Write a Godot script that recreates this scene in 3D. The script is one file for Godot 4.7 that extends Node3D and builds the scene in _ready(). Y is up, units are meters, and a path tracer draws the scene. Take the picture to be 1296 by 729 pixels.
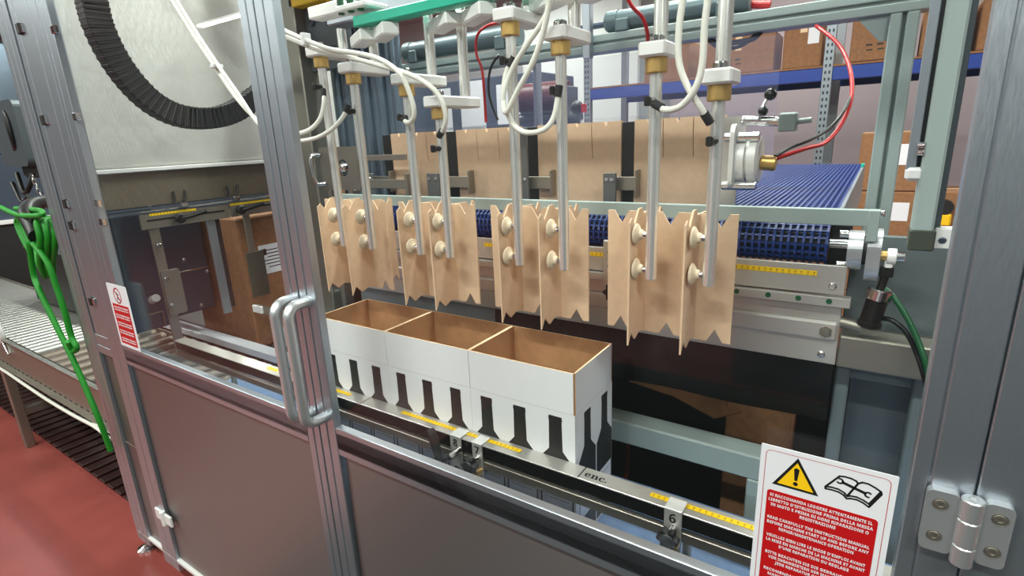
extends Node3D
# A carton-packing machine behind glazed guard doors. Metres, y up; the doors' outer face is the plane z = 0.

var K := {}
var rng := RandomNumberGenerator.new()
var taken := {}

# ---------------------------------------------------------------- mesh helpers
func S() -> SurfaceTool:
	var st := SurfaceTool.new()
	st.begin(Mesh.PRIMITIVE_TRIANGLES)
	return st

func tri(st: SurfaceTool, a: Vector3, b: Vector3, c: Vector3, na: Vector3, nb: Vector3, nc: Vector3, ua := Vector2.ZERO, ub := Vector2.ZERO, uc := Vector2.ZERO) -> void:
	var flip: bool = (b - a).cross(c - a).dot(na + nb + nc) > 0.0
	st.set_normal(na); st.set_uv(ua); st.add_vertex(a)
	if flip:
		st.set_normal(nc); st.set_uv(uc); st.add_vertex(c)
		st.set_normal(nb); st.set_uv(ub); st.add_vertex(b)
	else:
		st.set_normal(nb); st.set_uv(ub); st.add_vertex(b)
		st.set_normal(nc); st.set_uv(uc); st.add_vertex(c)

func quad(st: SurfaceTool, a: Vector3, b: Vector3, c: Vector3, d: Vector3, n: Vector3) -> void:
	tri(st, a, b, c, n, n, n, Vector2(0, 1), Vector2(1, 1), Vector2(1, 0))
	tri(st, a, c, d, n, n, n, Vector2(0, 1), Vector2(1, 0), Vector2(0, 0))

func bx(st: SurfaceTool, c: Vector3, s: Vector3, b := 0.001, T := Transform3D()) -> void:
	var h := s / 2.0
	b = minf(b, minf(h.x, minf(h.y, h.z)) * 0.9)
	var i := h - Vector3(b, b, b)
	var O := Transform3D(Basis(), c)
	O = T * O
	for ax in 3:
		var u := (ax + 1) % 3
		var v := (ax + 2) % 3
		for sg in [-1.0, 1.0]:
			var n := Vector3.ZERO
			n[ax] = sg
			var p := []
			for k in [[-1, -1], [1, -1], [1, 1], [-1, 1]]:
				var w := Vector3.ZERO
				w[ax] = sg * h[ax]; w[u] = k[0] * i[u]; w[v] = k[1] * i[v]
				p.append(O * w)
			quad(st, p[0], p[1], p[2], p[3], O.basis * n)
		if b > 0.0:
			for su in [-1.0, 1.0]:
				for sv in [-1.0, 1.0]:
					var n2 := Vector3.ZERO
					n2[u] = su; n2[v] = sv
					var a1 := Vector3.ZERO; var a2 := Vector3.ZERO
					a1[u] = su * h[u]; a1[v] = sv * i[v]; a1[ax] = -i[ax]
					a2[u] = su * i[u]; a2[v] = sv * h[v]; a2[ax] = -i[ax]
					var b1 := a1; var b2 := a2
					b1[ax] = i[ax]; b2[ax] = i[ax]
					quad(st, O * a1, O * a2, O * b2, O * b1, (O.basis * n2).normalized())
	if b > 0.0:
		for sx in [-1.0, 1.0]:
			for sy in [-1.0, 1.0]:
				for sz in [-1.0, 1.0]:
					var n3 := (O.basis * Vector3(sx, sy, sz)).normalized()
					tri(st, O * Vector3(sx * h.x, sy * i.y, sz * i.z), O * Vector3(sx * i.x, sy * h.y, sz * i.z), O * Vector3(sx * i.x, sy * i.y, sz * h.z), n3, n3, n3)

func bb(st: SurfaceTool, x0: float, x1: float, y0: float, y1: float, z0: float, z1: float, b := 0.001) -> void:
	bx(st, Vector3((x0 + x1) / 2, (y0 + y1) / 2, (z0 + z1) / 2), Vector3(absf(x1 - x0), absf(y1 - y0), absf(z1 - z0)), b)

func frame_of(d: Vector3) -> Basis:
	var y := d.normalized()
	var r := Vector3.RIGHT if absf(y.x) < 0.9 else Vector3.FORWARD
	var x := r.cross(y).normalized()
	return Basis(x, y, x.cross(y).normalized())

# lathe: profile of [distance along the axis, radius], smooth round the axis
func la(st: SurfaceTool, a: Vector3, d: Vector3, prof: Array, n := 16) -> void:
	var B := frame_of(d)
	for k in prof.size() - 1:
		var t0: float = prof[k][0]; var r0: float = prof[k][1]
		var t1: float = prof[k + 1][0]; var r1: float = prof[k + 1][1]
		var dr := r1 - r0
		var dt := t1 - t0
		for j in n:
			var e0 := TAU * j / n
			var e1 := TAU * (j + 1) / n
			var c0 := B.x * cos(e0) + B.z * sin(e0)
			var c1 := B.x * cos(e1) + B.z * sin(e1)
			var n0 := (c0 * dt - B.y * dr).normalized()
			var n1 := (c1 * dt - B.y * dr).normalized()
			var p00 := a + B.y * t0 + c0 * r0
			var p01 := a + B.y * t0 + c1 * r0
			var p10 := a + B.y * t1 + c0 * r1
			var p11 := a + B.y * t1 + c1 * r1
			if r0 > 1e-6:
				tri(st, p00, p01, p11, n0, n1, n1)
			if r1 > 1e-6:
				tri(st, p00, p11, p10, n0, n1, n0)

func cy(st: SurfaceTool, a: Vector3, b: Vector3, r: float, n := 16, ch := 0.0) -> void:
	var L := a.distance_to(b)
	if ch > 0.0:
		la(st, a, b - a, [[0, 0], [0, r - ch], [ch, r], [L - ch, r], [L, r - ch], [L, 0]], n)
	else:
		la(st, a, b - a, [[0, 0], [0, r], [L, r], [L, 0]], n)

func smooth_path(pts: Array, sub := 6) -> Array:
	var out := []
	for i in pts.size() - 1:
		var p0: Vector3 = pts[maxi(i - 1, 0)]
		var p1: Vector3 = pts[i]
		var p2: Vector3 = pts[i + 1]
		var p3: Vector3 = pts[mini(i + 2, pts.size() - 1)]
		for k in sub:
			var t := float(k) / sub
			out.append(0.5 * ((2.0 * p1) + (p2 - p0) * t + (2.0 * p0 - 5.0 * p1 + 4.0 * p2 - p3) * t * t + (3.0 * p1 - p0 - 3.0 * p2 + p3) * t * t * t))
	out.append(pts[-1])
	return out

func tb(st: SurfaceTool, pts_in: Array, r: float, n := 8, sub := 6) -> void:
	var pts := smooth_path(pts_in, sub) if sub > 1 else pts_in
	var t0: Vector3 = (pts[1] - pts[0]).normalized()
	var B := frame_of(t0)
	var rings := []
	for i in pts.size():
		var t: Vector3 = (pts[mini(i + 1, pts.size() - 1)] - pts[maxi(i - 1, 0)]).normalized()
		var ax := t0.cross(t)
		if ax.length() > 1e-6:
			B = B.rotated(ax.normalized(), t0.angle_to(t))
		t0 = t
		var ring := []
		for j in n:
			var e := TAU * j / n
			var c := B.x * cos(e) + B.z * sin(e)
			ring.append([pts[i] + c * r, c])
		rings.append(ring)
	for i in pts.size() - 1:
		for j in n:
			var k := (j + 1) % n
			var a = rings[i][j]; var b = rings[i][k]; var c = rings[i + 1][k]; var d = rings[i + 1][j]
			tri(st, a[0], b[0], c[0], a[1], b[1], c[1])
			tri(st, a[0], c[0], d[0], a[1], c[1], d[1])
	for e in [0, pts.size() - 1]:
		var n0: Vector3 = (pts[0] - pts[1]).normalized() if e == 0 else (pts[-1] - pts[-2]).normalized()
		for j in n:
			tri(st, pts[e], rings[e][j][0], rings[e][(j + 1) % n][0], n0, n0, n0)

# extrude a polygon (local x, y) from local z = 0 to depth, placed by T
func ex(st: SurfaceTool, poly: PackedVector2Array, depth: float, T := Transform3D()) -> void:
	var idx := Geometry2D.triangulate_polygon(poly)
	for k in range(0, idx.size(), 3):
		for e in [0.0, depth]:
			var n := T.basis * Vector3(0, 0, -1 if e == 0.0 else 1) * signf(depth)
			tri(st, T * Vector3(poly[idx[k]].x, poly[idx[k]].y, e), T * Vector3(poly[idx[k + 1]].x, poly[idx[k + 1]].y, e), T * Vector3(poly[idx[k + 2]].x, poly[idx[k + 2]].y, e), n, n, n)
	var cw := Geometry2D.is_polygon_clockwise(poly)
	for k in poly.size():
		var a := poly[k]
		var b := poly[(k + 1) % poly.size()]
		var m := (b - a).orthogonal()
		if not cw: m = -m
		# outward normal
		var mid := (a + b) / 2.0
		if Geometry2D.is_point_in_polygon(mid + m.normalized() * 0.0001, poly): m = -m
		quad(st, T * Vector3(a.x, a.y, 0), T * Vector3(b.x, b.y, 0), T * Vector3(b.x, b.y, depth), T * Vector3(a.x, a.y, depth), (T.basis * Vector3(m.x, m.y, 0)).normalized())

func rrect(x0: float, x1: float, y0: float, y1: float, r: float, n := 5) -> PackedVector2Array:
	var p := PackedVector2Array()
	for c in [[x1 - r, y1 - r, 0.0], [x0 + r, y1 - r, PI / 2], [x0 + r, y0 + r, PI], [x1 - r, y0 + r, PI * 1.5]]:
		for k in n + 1:
			var a: float = c[2] + PI / 2 * k / n
			p.append(Vector2(c[0] + r * cos(a), c[1] + r * sin(a)))
	return p

func bolt(st: SurfaceTool, p: Vector3, d: Vector3, r := 0.006, h := 0.004) -> void:
	la(st, p, d, [[0, r], [h * 0.6, r], [h, r * 0.65], [h, r * 0.38], [h * 0.4, r * 0.34], [h * 0.4, 0]], 12)

# ---------------------------------------------------------------- objects
func numbered(called: String) -> String:
	if not taken.has(called):
		taken[called] = 0
		return called
	taken[called] += 1
	return "%s_%03d" % [called, taken[called]]

func thing(called: String, label: String, cat: String, at := Vector3.ZERO, group := "") -> Node3D:
	var o := Node3D.new()
	o.name = numbered(called)
	o.position = at
	add_child(o)
	o.set_meta("label", label)
	o.set_meta("category", cat)
	if group: o.set_meta("group", group)
	return o

# the base of a node in world coordinates (thing > part > sub-part are only moved, never turned, when built)
func base_of(n: Node) -> Vector3:
	var p := Vector3.ZERO
	while n is Node3D and n != self:
		p += n.position
		n = n.get_parent()
	return p

func part(called: String, st, mat: Material, parent: Node3D, label := "") -> MeshInstance3D:
	var m := ArrayMesh.new()
	if st is Array:
		for e in st:
			e[0].commit(m)
			m.surface_set_material(m.get_surface_count() - 1, e[1])
	else:
		st.commit(m)
		m.surface_set_material(0, mat)
	var o := MeshInstance3D.new()
	o.mesh = m
	o.name = called
	o.position = -base_of(parent)
	parent.add_child(o, true)
	o.cast_shadow = GeometryInstance3D.SHADOW_CASTING_SETTING_ON
	if label: o.set_meta("label", label)
	return o

func solo(called: String, st, mat: Material, label: String, cat: String, group := "") -> MeshInstance3D:
	var o := part(numbered(called), st, mat, self)
	o.set_meta("label", label)
	o.set_meta("category", cat)
	if group: o.set_meta("group", group)
	return o

func struct(called: String, st, mat: Material) -> MeshInstance3D:
	var o := part(called, st, mat, self)
	o.set_meta("kind", "structure")
	return o

func words(txt: String, size: float, mat: Material, parent: Node3D, at: Vector3, B := Basis(), called := "lettering", align := HORIZONTAL_ALIGNMENT_CENTER, wide := 0.0, family := "Droid Sans") -> MeshInstance3D:
	var t := TextMesh.new()
	var f := SystemFont.new()
	f.font_names = PackedStringArray([family])
	f.font_weight = 700
	t.font = f
	t.text = txt
	t.font_size = 32
	t.pixel_size = size / 32.0
	t.depth = 0.0003
	t.curve_step = 2.0
	t.horizontal_alignment = align
	t.material = mat
	var o := MeshInstance3D.new()
	o.mesh = t
	o.name = called
	o.position = at - base_of(parent)
	o.basis = B
	if wide > 0.0:
		var w := t.get_aabb().size.x
		if w > 0.0: o.basis = B * Basis.from_scale(Vector3(wide / w, 1, 1))
	parent.add_child(o, true)
	return o

# ---------------------------------------------------------------- materials
func mk(called: String, c: Color, rough := 0.5, metal := 0.0) -> StandardMaterial3D:
	var m := StandardMaterial3D.new()
	m.albedo_color = c
	m.roughness = rough
	m.metallic = metal
	K[called] = m
	return m

func noise_tex(freq: float, seed_: int, ramp: Gradient, w := 512, normal := false, strength := 1.0, oct := 3) -> NoiseTexture2D:
	var n := FastNoiseLite.new()
	n.seed = seed_
	n.frequency = freq
	n.noise_type = FastNoiseLite.TYPE_SIMPLEX_SMOOTH
	n.fractal_octaves = oct
	var t := NoiseTexture2D.new()
	t.width = w; t.height = w
	t.seamless = true
	t.noise = n
	t.as_normal_map = normal
	t.bump_strength = strength
	if ramp: t.color_ramp = ramp
	return t

func ramp(a: Color, b: Color) -> Gradient:
	var g := Gradient.new()
	g.set_color(0, a); g.set_color(1, b)
	return g

# fine lines along one axis: metal that has been brushed
func brushed(m: StandardMaterial3D, scale: Vector3, seed_: int, strength := 0.6) -> void:
	m.uv1_triplanar = true
	m.uv1_world_triplanar = true
	m.uv1_scale = scale
	m.normal_enabled = true
	m.normal_texture = noise_tex(0.02, seed_, null, 512, true, 4.0)
	m.normal_scale = strength

func grainy(m: StandardMaterial3D, scale: float, seed_: int, lo: float, freq := 0.015) -> void:
	m.uv1_triplanar = true
	m.uv1_world_triplanar = true
	m.uv1_scale = Vector3(scale, scale, scale)
	m.albedo_texture = noise_tex(freq, seed_, ramp(Color(lo, lo, lo), Color.WHITE), 512, false, 1.0, 5)

func materials() -> void:
	var m: StandardMaterial3D
	m = mk("alu", Color(0.70, 0.73, 0.765), 0.36, 0.9); brushed(m, Vector3(60, 2, 60), 3, 0.15)
	mk("alu_smooth", Color(0.80, 0.81, 0.82), 0.34, 0.78)
	mk("alu_light", Color(0.90, 0.90, 0.89), 0.42, 0.15)
	m = mk("panel", Color(0.56, 0.545, 0.54), 0.40, 1.0); brushed(m, Vector3(1.2, 60, 1.2), 5, 0.15)
	m.anisotropy_enabled = true
	m.anisotropy = 0.85
	m = mk("steel", Color(0.80, 0.79, 0.765), 0.36, 0.65); brushed(m, Vector3(1.5, 40, 40), 7, 0.25)
	m = mk("steel_worn", Color(0.60, 0.58, 0.54), 0.42, 0.85); brushed(m, Vector3(2, 25, 2), 8, 0.3)
	mk("chrome", Color(0.86, 0.86, 0.86), 0.12, 1.0)
	mk("rodmetal", Color(0.95, 0.95, 0.93), 0.24, 0.75)
	mk("grey_paint", Color(0.60, 0.66, 0.65), 0.45)
	mk("grey_dark", Color(0.30, 0.33, 0.35), 0.4, 0.3)
	mk("grey_sheet", Color(0.40, 0.44, 0.45), 0.4, 0.2)
	mk("gunmetal", Color(0.17, 0.165, 0.16), 0.3, 0.6)
	mk("dark_mirror", Color(0.16, 0.155, 0.15), 0.15, 0.8)  # steel coloured dark for the dark surroundings it would mirror
	mk("bracket_grey", Color(0.42, 0.43, 0.43), 0.45, 0.5)
	mk("olive", Color(0.27, 0.29, 0.25), 0.5, 0.3)
	mk("black", Color(0.03, 0.03, 0.033), 0.45)
	mk("black_gloss", Color(0.015, 0.017, 0.022), 0.22)
	mk("rubber", Color(0.05, 0.05, 0.055), 0.7)
	m = mk("chain", Color(0.045, 0.048, 0.058), 0.5)
	m = mk("card", Color(0.855, 0.73, 0.605), 0.85); grainy(m, 6.0, 11, 0.95)
	m = mk("card_dark", Color(0.60, 0.42, 0.28), 0.85); grainy(m, 4.0, 12, 0.85)
	m = mk("liner", Color(0.74, 0.56, 0.39), 0.75); grainy(m, 5.0, 13, 0.93)
	mk("card_edge", Color(0.90, 0.79, 0.64), 0.9)
	mk("white_card", Color(0.86, 0.865, 0.87), 0.55)
	mk("white", Color(0.88, 0.88, 0.88), 0.5)
	mk("paper", Color(0.90, 0.90, 0.92), 0.7)
	mk("brass", Color(0.80, 0.66, 0.40), 0.34, 0.75)
	mk("cup", Color(0.81, 0.735, 0.63), 0.55)
	m = mk("hose", Color(0.88, 0.88, 0.84), 0.3)
	mk("hose_red", Color(0.70, 0.05, 0.08), 0.35)
	mk("hose_black", Color(0.03, 0.03, 0.03), 0.4)
	mk("hose_green", Color(0.03, 0.30, 0.16), 0.4)
	mk("rope_green", Color(0.05, 0.50, 0.09), 0.6)
	mk("orange", Color(0.60, 0.20, 0.08), 0.5)
	mk("teal", Color(0.02, 0.67, 0.55), 0.4)
	mk("yellow", Color(0.95, 0.76, 0.05), 0.5)
	mk("ink", Color(0.03, 0.03, 0.03), 0.6)
	mk("red", Color(0.72, 0.03, 0.05), 0.5)
	mk("dark_red", Color(0.30, 0.05, 0.07), 0.4)
	mk("sign_white", Color(0.87, 0.87, 0.89), 0.35)
	mk("blue_belt", Color(0.07, 0.20, 0.48), 0.35)
	mk("blue_core", Color(0.02, 0.03, 0.08), 0.6)
	m = mk("pale_belt", Color(0.52, 0.65, 0.84), 0.5); grainy(m, 3.0, 14, 0.9)
	mk("beam_blue", Color(0.02, 0.20, 0.56), 0.4)
	mk("galv_bright", Color(0.82, 0.85, 0.88), 0.3, 0.35)
	mk("galv", Color(0.55, 0.58, 0.61), 0.4, 0.5)
	mk("dark_steel", Color(0.27, 0.31, 0.37), 0.3, 0.25)
	mk("blue_steel", Color(0.50, 0.57, 0.63), 0.18, 0.75)
	mk("machine_dark", Color(0.09, 0.085, 0.085), 0.5)
	mk("base_dark", Color(0.022, 0.018, 0.017), 0.6)  # shade of the void put into the colour
	mk("cyl_grey", Color(0.36, 0.43, 0.45), 0.38, 0.2)
	mk("shadow_brown", Color(0.15, 0.055, 0.04), 0.45)  # colour of the slats that replace the conveyor's floor shadow
	mk("green_dot", Color(0.05, 0.32, 0.18), 0.5)
	m = mk("cover", Color(0.80, 0.80, 0.78), 0.42, 0.35); brushed(m, Vector3(20, 1.5, 20), 9, 0.3)
	m = mk("cover_low", Color(0.50, 0.46, 0.40), 0.42, 0.7); brushed(m, Vector3(20, 1.5, 20), 10, 0.4)
	mk("roller", Color(0.60, 0.60, 0.58), 0.42, 0.75)
	mk("roller_dull", Color(0.42, 0.38, 0.34), 0.5, 0.5)
	m = mk("floor_red", Color(0.60, 0.30, 0.275), 0.30); grainy(m, 0.35, 15, 0.84, 0.01)
	mk("wall", Color(0.80, 0.82, 0.82), 0.8)
	mk("wall_dim", Color(0.66, 0.69, 0.72), 0.8)
	mk("wall_pink", Color(0.60, 0.55, 0.57), 0.8)
	mk("ceiling", Color(0.70, 0.70, 0.72), 0.9)
	m = mk("glass", Color(0.5, 0.55, 0.55, 0.008), 0.0)
	m.metallic_specular = 0.3
	m.transparency = BaseMaterial3D.TRANSPARENCY_ALPHA
	m = mk("perspex", Color(0.72, 0.74, 0.92, 0.08), 0.02)
	m.metallic_specular = 0.3
	m.transparency = BaseMaterial3D.TRANSPARENCY_ALPHA
	m = mk("lamp", Color(1, 1, 1), 0.5)
	m.emission_enabled = true
	m.emission = Color(0.97, 1.0, 0.965)
	m.emission_energy_multiplier = 6.0
	K.tape = tape_material()
	K.front_print = bottle_print(3, 250.0, 300.0, [41.0, 124.0, 207.0])
	K.side_print = bottle_print(2, 174.0, 300.0, [54.0, 135.0])

# measuring tape: yellow with a tick per centimetre and a figure-like mark between
func tape_material() -> StandardMaterial3D:
	var w := 256; var h := 64
	var im := Image.create(w, h, true, Image.FORMAT_RGB8)
	im.fill(Color(0.96, 0.79, 0.06))
	for k in 4:
		im.fill_rect(Rect2i(k * 64 + 30, 34, 4, 30), Color(0.12, 0.1, 0.05))
		for j in 10:
			im.fill_rect(Rect2i(int(k * 64 + j * 6.4), 54, 1, 10), Color(0.35, 0.3, 0.08))
		im.fill_rect(Rect2i(k * 64 + 24, 14, 5, 18), Color(0.15, 0.12, 0.05))
		im.fill_rect(Rect2i(k * 64 + 34, 14, 9, 18), Color(0.15, 0.12, 0.05))
		im.fill_rect(Rect2i(k * 64 + 37, 18, 3, 10), Color(0.96, 0.79, 0.06))
	im.generate_mipmaps()
	var m := StandardMaterial3D.new()
	m.albedo_texture = ImageTexture.create_from_image(im)
	m.roughness = 0.5
	return m

# the print of a wine carton: dark bottles on white card, one pale label on each (millimetres below the crease)
func bottle_print(_n: int, wide: float, high: float, at: Array) -> StandardMaterial3D:
	var s := 3.0
	var w := int(wide * s); var h := int(high * s)
	var im := Image.create(w, h, true, Image.FORMAT_RGB8)
	im.fill(Color(0.86, 0.865, 0.87))
	for cx in at:
		for y in h:
			var mm := y / s
			var half := -1.0
			if mm > 11.0 and mm < 17.0: half = 14.5
			elif mm >= 17.0 and mm < 20.0: half = 15.5
			elif mm >= 20.0 and mm < 84.0: half = 14.0 + 0.018 * (mm - 20.0)
			elif mm >= 84.0 and mm < 110.0:
				var t := (mm - 84.0) / 26.0
				half = 15.2 + 23.0 * (t * 0.9 + 0.1 * t * t if t > 0.12 else t * 0.85)
			elif mm >= 110.0 and mm < 294.0: half = 38.2
			if half < 0.0: continue
			for x in range(int((cx - half) * s), int((cx + half) * s) + 1):
				if x < 0 or x >= w: continue
				var q: float = (x / s - cx) / half
				var shade := 0.10 + 0.035 * exp(-pow((q + 0.45) / 0.16, 2.0)) + 0.012 * sin(mm * 0.7)
				if mm < 40.0: shade -= 0.015
				im.set_pixel(x, y, Color(shade * 1.05, shade, shade * 0.95))
		# label
		im.fill_rect(Rect2i(int((cx - 35.0) * s), int(184.0 * s), int(70.0 * s), int(62.0 * s)), Color(0.80, 0.81, 0.83))
		im.fill_rect(Rect2i(int((cx - 33.5) * s), int(185.5 * s), int(67.0 * s), int(59.0 * s)), Color(0.90, 0.90, 0.92))
		var r2 := RandomNumberGenerator.new(); r2.seed = int(cx * 7)
		var xx := -27.0
		while xx < 26.0:
			var ll := r2.randf_range(1.2, 3.4)
			im.fill_rect(Rect2i(int((cx + xx) * s), int(196.0 * s), int(ll * s), int(2.0 * s)), Color(0.35, 0.35, 0.38))
			xx += ll + 1.0
		im.fill_rect(Rect2i(int((cx - 6.0) * s), int(222.0 * s), int(12.0 * s), int(4.0 * s)), Color(0.70, 0.15, 0.20))
		im.fill_rect(Rect2i(int((cx - 20.0) * s), int(234.0 * s), int(40.0 * s), int(1.3 * s)), Color(0.45, 0.45, 0.48))
	im.generate_mipmaps()
	var m := StandardMaterial3D.new()
	m.albedo_texture = ImageTexture.create_from_image(im)
	m.roughness = 0.55
	return m

# ================================================================ scene
func _ready() -> void:
	rng.seed = 20
	# camera, sky, exposure
	var cam := Camera3D.new()
	cam.name = "camera"
	cam.fov = 56.2323
	cam.near = 0.02
	cam.far = 100.0
	cam.position = Vector3(0, 1.48, 0.62)
	cam.basis = Basis(Vector3.UP, 0.59804097) * Basis(Vector3.RIGHT, -0.27241284) * Basis(Vector3.BACK, -0.04483573)
	add_child(cam)
	cam.current = true
	var env := Environment.new()
	env.background_mode = Environment.BG_COLOR
	env.background_color = Color(0.5, 0.52, 0.55)
	env.tonemap_mode = Environment.TONE_MAPPER_LINEAR
	env.tonemap_exposure = 1.1
	env.sdfgi_enabled = true
	env.ssao_enabled = true
	env.ssil_enabled = true
	var we := WorldEnvironment.new()
	we.name = "environment"
	we.environment = env
	add_child(we)
	materials()
	# the hall's lamps: rows of fluorescent fittings on the ceiling
	lamp_rows()
	hall()
	machine_body()
	guard_frame()
	guard_doors()
	conveyors()
	back_units()
	cartons()
	partitions()
	suction_units()
	rear_frame()
	stockroom()
	transverse_unit()
	outside_items()
	signs()

func lamp_rows() -> void:
	for row in [[4.36, [-8.5, -5.6, -2.7, 0.2, 3.1], "row over the far side of the aisle"], [1.5, [-6.6, -3.7, -0.8, 1.6], "row over the aisle"], [-0.9, [-2.6, -0.55], "pair over the machine"], [-2.4, [-5.5, -1.2, 1.8], "row behind the machine"], [-5.4, [-4.0, -1.0, 2.0], "row behind the pallet rack"]]:
		var i := 0
		for x in row[1]:
			var z: float = row[0]
			var o := thing("ceiling_light", "%s long white fluorescent ceiling fitting of the %s" % [["first", "second", "third", "fourth", "fifth"][i], row[2]], "light", Vector3(x, 3.36, z), "ceiling light fittings of the hall")
			i += 1
			var st := S(); bb(st, x - 0.62, x + 0.62, 3.38, 3.45, z - 0.07, z + 0.07, 0.004)
			part("housing", st, K.white, o)
			st = S(); bb(st, x - 0.60, x + 0.60, 3.355, 3.379, z - 0.055, z + 0.055, 0.004)
			part("tube_light", st, K.lamp, o)
			var l := AreaLight3D.new()
			l.name = "glow"
			l.area_size = Vector2(1.2, 0.11)
			l.light_color = Color(0.97, 1.0, 0.965)
			l.light_energy = LAMP_ENERGY
			l.area_range = 30.0
			l.area_attenuation = 2.0
			l.shadow_enabled = true
			l.rotation.x = -PI / 2
			l.position = Vector3(0, -0.012, 0)
			o.add_child(l)

const LAMP_ENERGY := 6.0

func hall() -> void:
	var st := S(); bb(st, -16, 7, -0.1, 0, -7, 7.6, 0); struct("floor", st, K.floor_red)
	st = S(); bb(st, -16, 7, 3.45, 3.55, -7, 7.6, 0); struct("ceiling", st, K.ceiling)
	st = S(); bb(st, -16, 7, 0, 3.45, -7.1, -7, 0); struct("wall_back", st, K.wall)
	st = S(); bb(st, -16, 7, 0, 3.45, 7.6, 7.7, 0); struct("wall_front", st, K.wall_dim)
	st = S(); bb(st, -16.1, -16, 0, 3.45, -7, 7.6, 0); struct("wall_left", st, K.wall)
	st = S(); bb(st, 7, 7.1, 0, 3.45, -7, 7.6, 0); struct("wall_right", st, K.wall)
	st = S(); ex(st, rrect(-1.7, 3.4, 0.10, 2.45, 0.05), 0.012, Transform3D(Basis(Vector3(1, 0, 0), Vector3(0, 0, 1), Vector3(0, -1, 0)), Vector3(0, 0.012, 0)))
	solo("reflected_dark_mat", st, K.rubber, "unseen dark mat added before the doors to darken reflections in the metal", "mat")  # added out of view so posts and panels mirror something dark
	var o := thing("reflected_dark_block", "unseen dark block added across the aisle to darken reflections in the metal posts", "machine", Vector3(1.6, 0, 3.0))  # added behind the camera, only to darken what the metal mirrors
	st = S(); bb(st, -0.6, 4.5, 0.0, 1.75, 2.5, 3.6, 0.02)
	part("cabinet", st, K.grey_dark, o)
	st = S(); bb(st, -0.4, 4.3, 1.75, 1.95, 2.7, 3.4, 0.02)
	part("hood", st, K.grey_dark, o)

# ---------------------------------------------------------------- the machine's fixed body
func machine_body() -> void:
	var o := thing("machine_base", "dark machine base with panel added to darken the void behind the carton conveyor", "machine base", Vector3(-1, 0, -0.8))
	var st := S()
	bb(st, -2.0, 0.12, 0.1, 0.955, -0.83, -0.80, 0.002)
	part("shade_panel", st, K.base_dark, o)  # near-black sheet added so the void behind the belt stays dark
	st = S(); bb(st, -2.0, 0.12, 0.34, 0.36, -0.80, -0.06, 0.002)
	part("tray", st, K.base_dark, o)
	for x in [-1.95, -1.0, 0.08]:
		st = S(); bb(st, x - 0.03, x + 0.03, 0.0, 0.95, -0.80, -0.73, 0.002)
		part("support_post", st, K.machine_dark, o)
	# low grey beam behind the belt, on two legs
	o = thing("support_beam", "horizontal grey painted square beam behind the pale blue belt", "beam", Vector3(-0.7, 0.36, -0.53))
	st = S(); bb(st, -1.9, 0.10, 0.738, 0.797, -0.56, -0.50, 0.004)
	part("beam", st, K.grey_paint, o)
	for x in [-0.135, -1.7]:
		st = S(); bb(st, x - 0.03, x + 0.03, 0.36, 0.738, -0.56, -0.50, 0.003)
		part("leg", st, K.grey_paint, o)
	# black plastic skirt
	st = S()
	var n := 24
	for k in n:
		var x0 := -0.80 + 0.77 * k / n
		var x1 := -0.80 + 0.77 * (k + 1) / n
		var z0 := -0.475 + 0.004 * sin(x0 * 23.0)
		var z1 := -0.475 + 0.004 * sin(x1 * 23.0)
		for j in 6:
			var y0 := 1.075 - 0.15 * j / 6.0
			var y1 := 1.075 - 0.15 * (j + 1) / 6.0
			var w0 := 0.005 * sin(y0 * 60.0 + x0 * 4.0); var w1 := 0.005 * sin(y1 * 60.0 + x0 * 4.0)
			quad(st, Vector3(x0, y1, z0 + w1), Vector3(x1, y1, z1 + w1), Vector3(x1, y0, z1 + w0), Vector3(x0, y0, z0 + w0), Vector3(0, 0.1, 1).normalized())
			quad(st, Vector3(x0, y1, z0 + w1 - 0.003), Vector3(x1, y1, z1 + w1 - 0.003), Vector3(x1, y0, z1 + w0 - 0.003), Vector3(x0, y0, z0 + w0 - 0.003), Vector3(0, 0.1, -1).normalized())
	solo("plastic_skirt", st, K.black_gloss, "glossy black plastic skirt hanging below the stainless plates", "skirt")
	st = S(); bb(st, -1.32, -0.802, 0.90, 1.055, -0.478, -0.472, 0.001)
	solo("apron_sheet", st, K.grey_sheet, "grey sheet below the stainless plates behind the two farther cartons", "sheet")
	# scrap card and parts lying in the dark below
	st = S()
	var poly := PackedVector2Array([Vector2(-0.17, -0.02), Vector2(-0.1, -0.05), Vector2(0.02, -0.045), Vector2(0.13, -0.06), Vector2(0.18, -0.02), Vector2(0.16, 0.03), Vector2(0.05, 0.04), Vector2(-0.06, 0.055), Vector2(-0.16, 0.045)])
	ex(st, poly, 0.006, Transform3D(Basis(Vector3.RIGHT, -0.9) * Basis(Vector3.BACK, -0.16), Vector3(-0.38, 0.86, -0.66)))
	solo("card_scrap", st, K.card_dark, "torn piece of brown cardboard lying in the dark under the machine", "cardboard")
	o = thing("scrap_box", "small brown box in the dark behind the support beam", "box", Vector3(-0.17, 0.36, -0.68))
	st = S(); bb(st, -0.24, -0.10, 0.36, 0.86, -0.74, -0.62, 0.003)
	part("carton", st, K.card_dark, o)
	st = S(); bx(st, Vector3(-0.21, 0.90, -0.63), Vector3(0.10, 0.003, 0.09), 0.0005, Transform3D())
	part("flap", st, K.card_dark, o)
	st = S(); tb(st, [Vector3(-0.72, 0.62, -0.62), Vector3(-0.62, 0.735, -0.64), Vector3(-0.53, 0.72, -0.65), Vector3(-0.50, 0.62, -0.66), Vector3(-0.52, 0.45, -0.67), Vector3(-0.55, 0.362, -0.68)], 0.006)
	solo("orange_hose", st, K.orange, "orange hose looping in the dark under the support beam", "hose")

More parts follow.
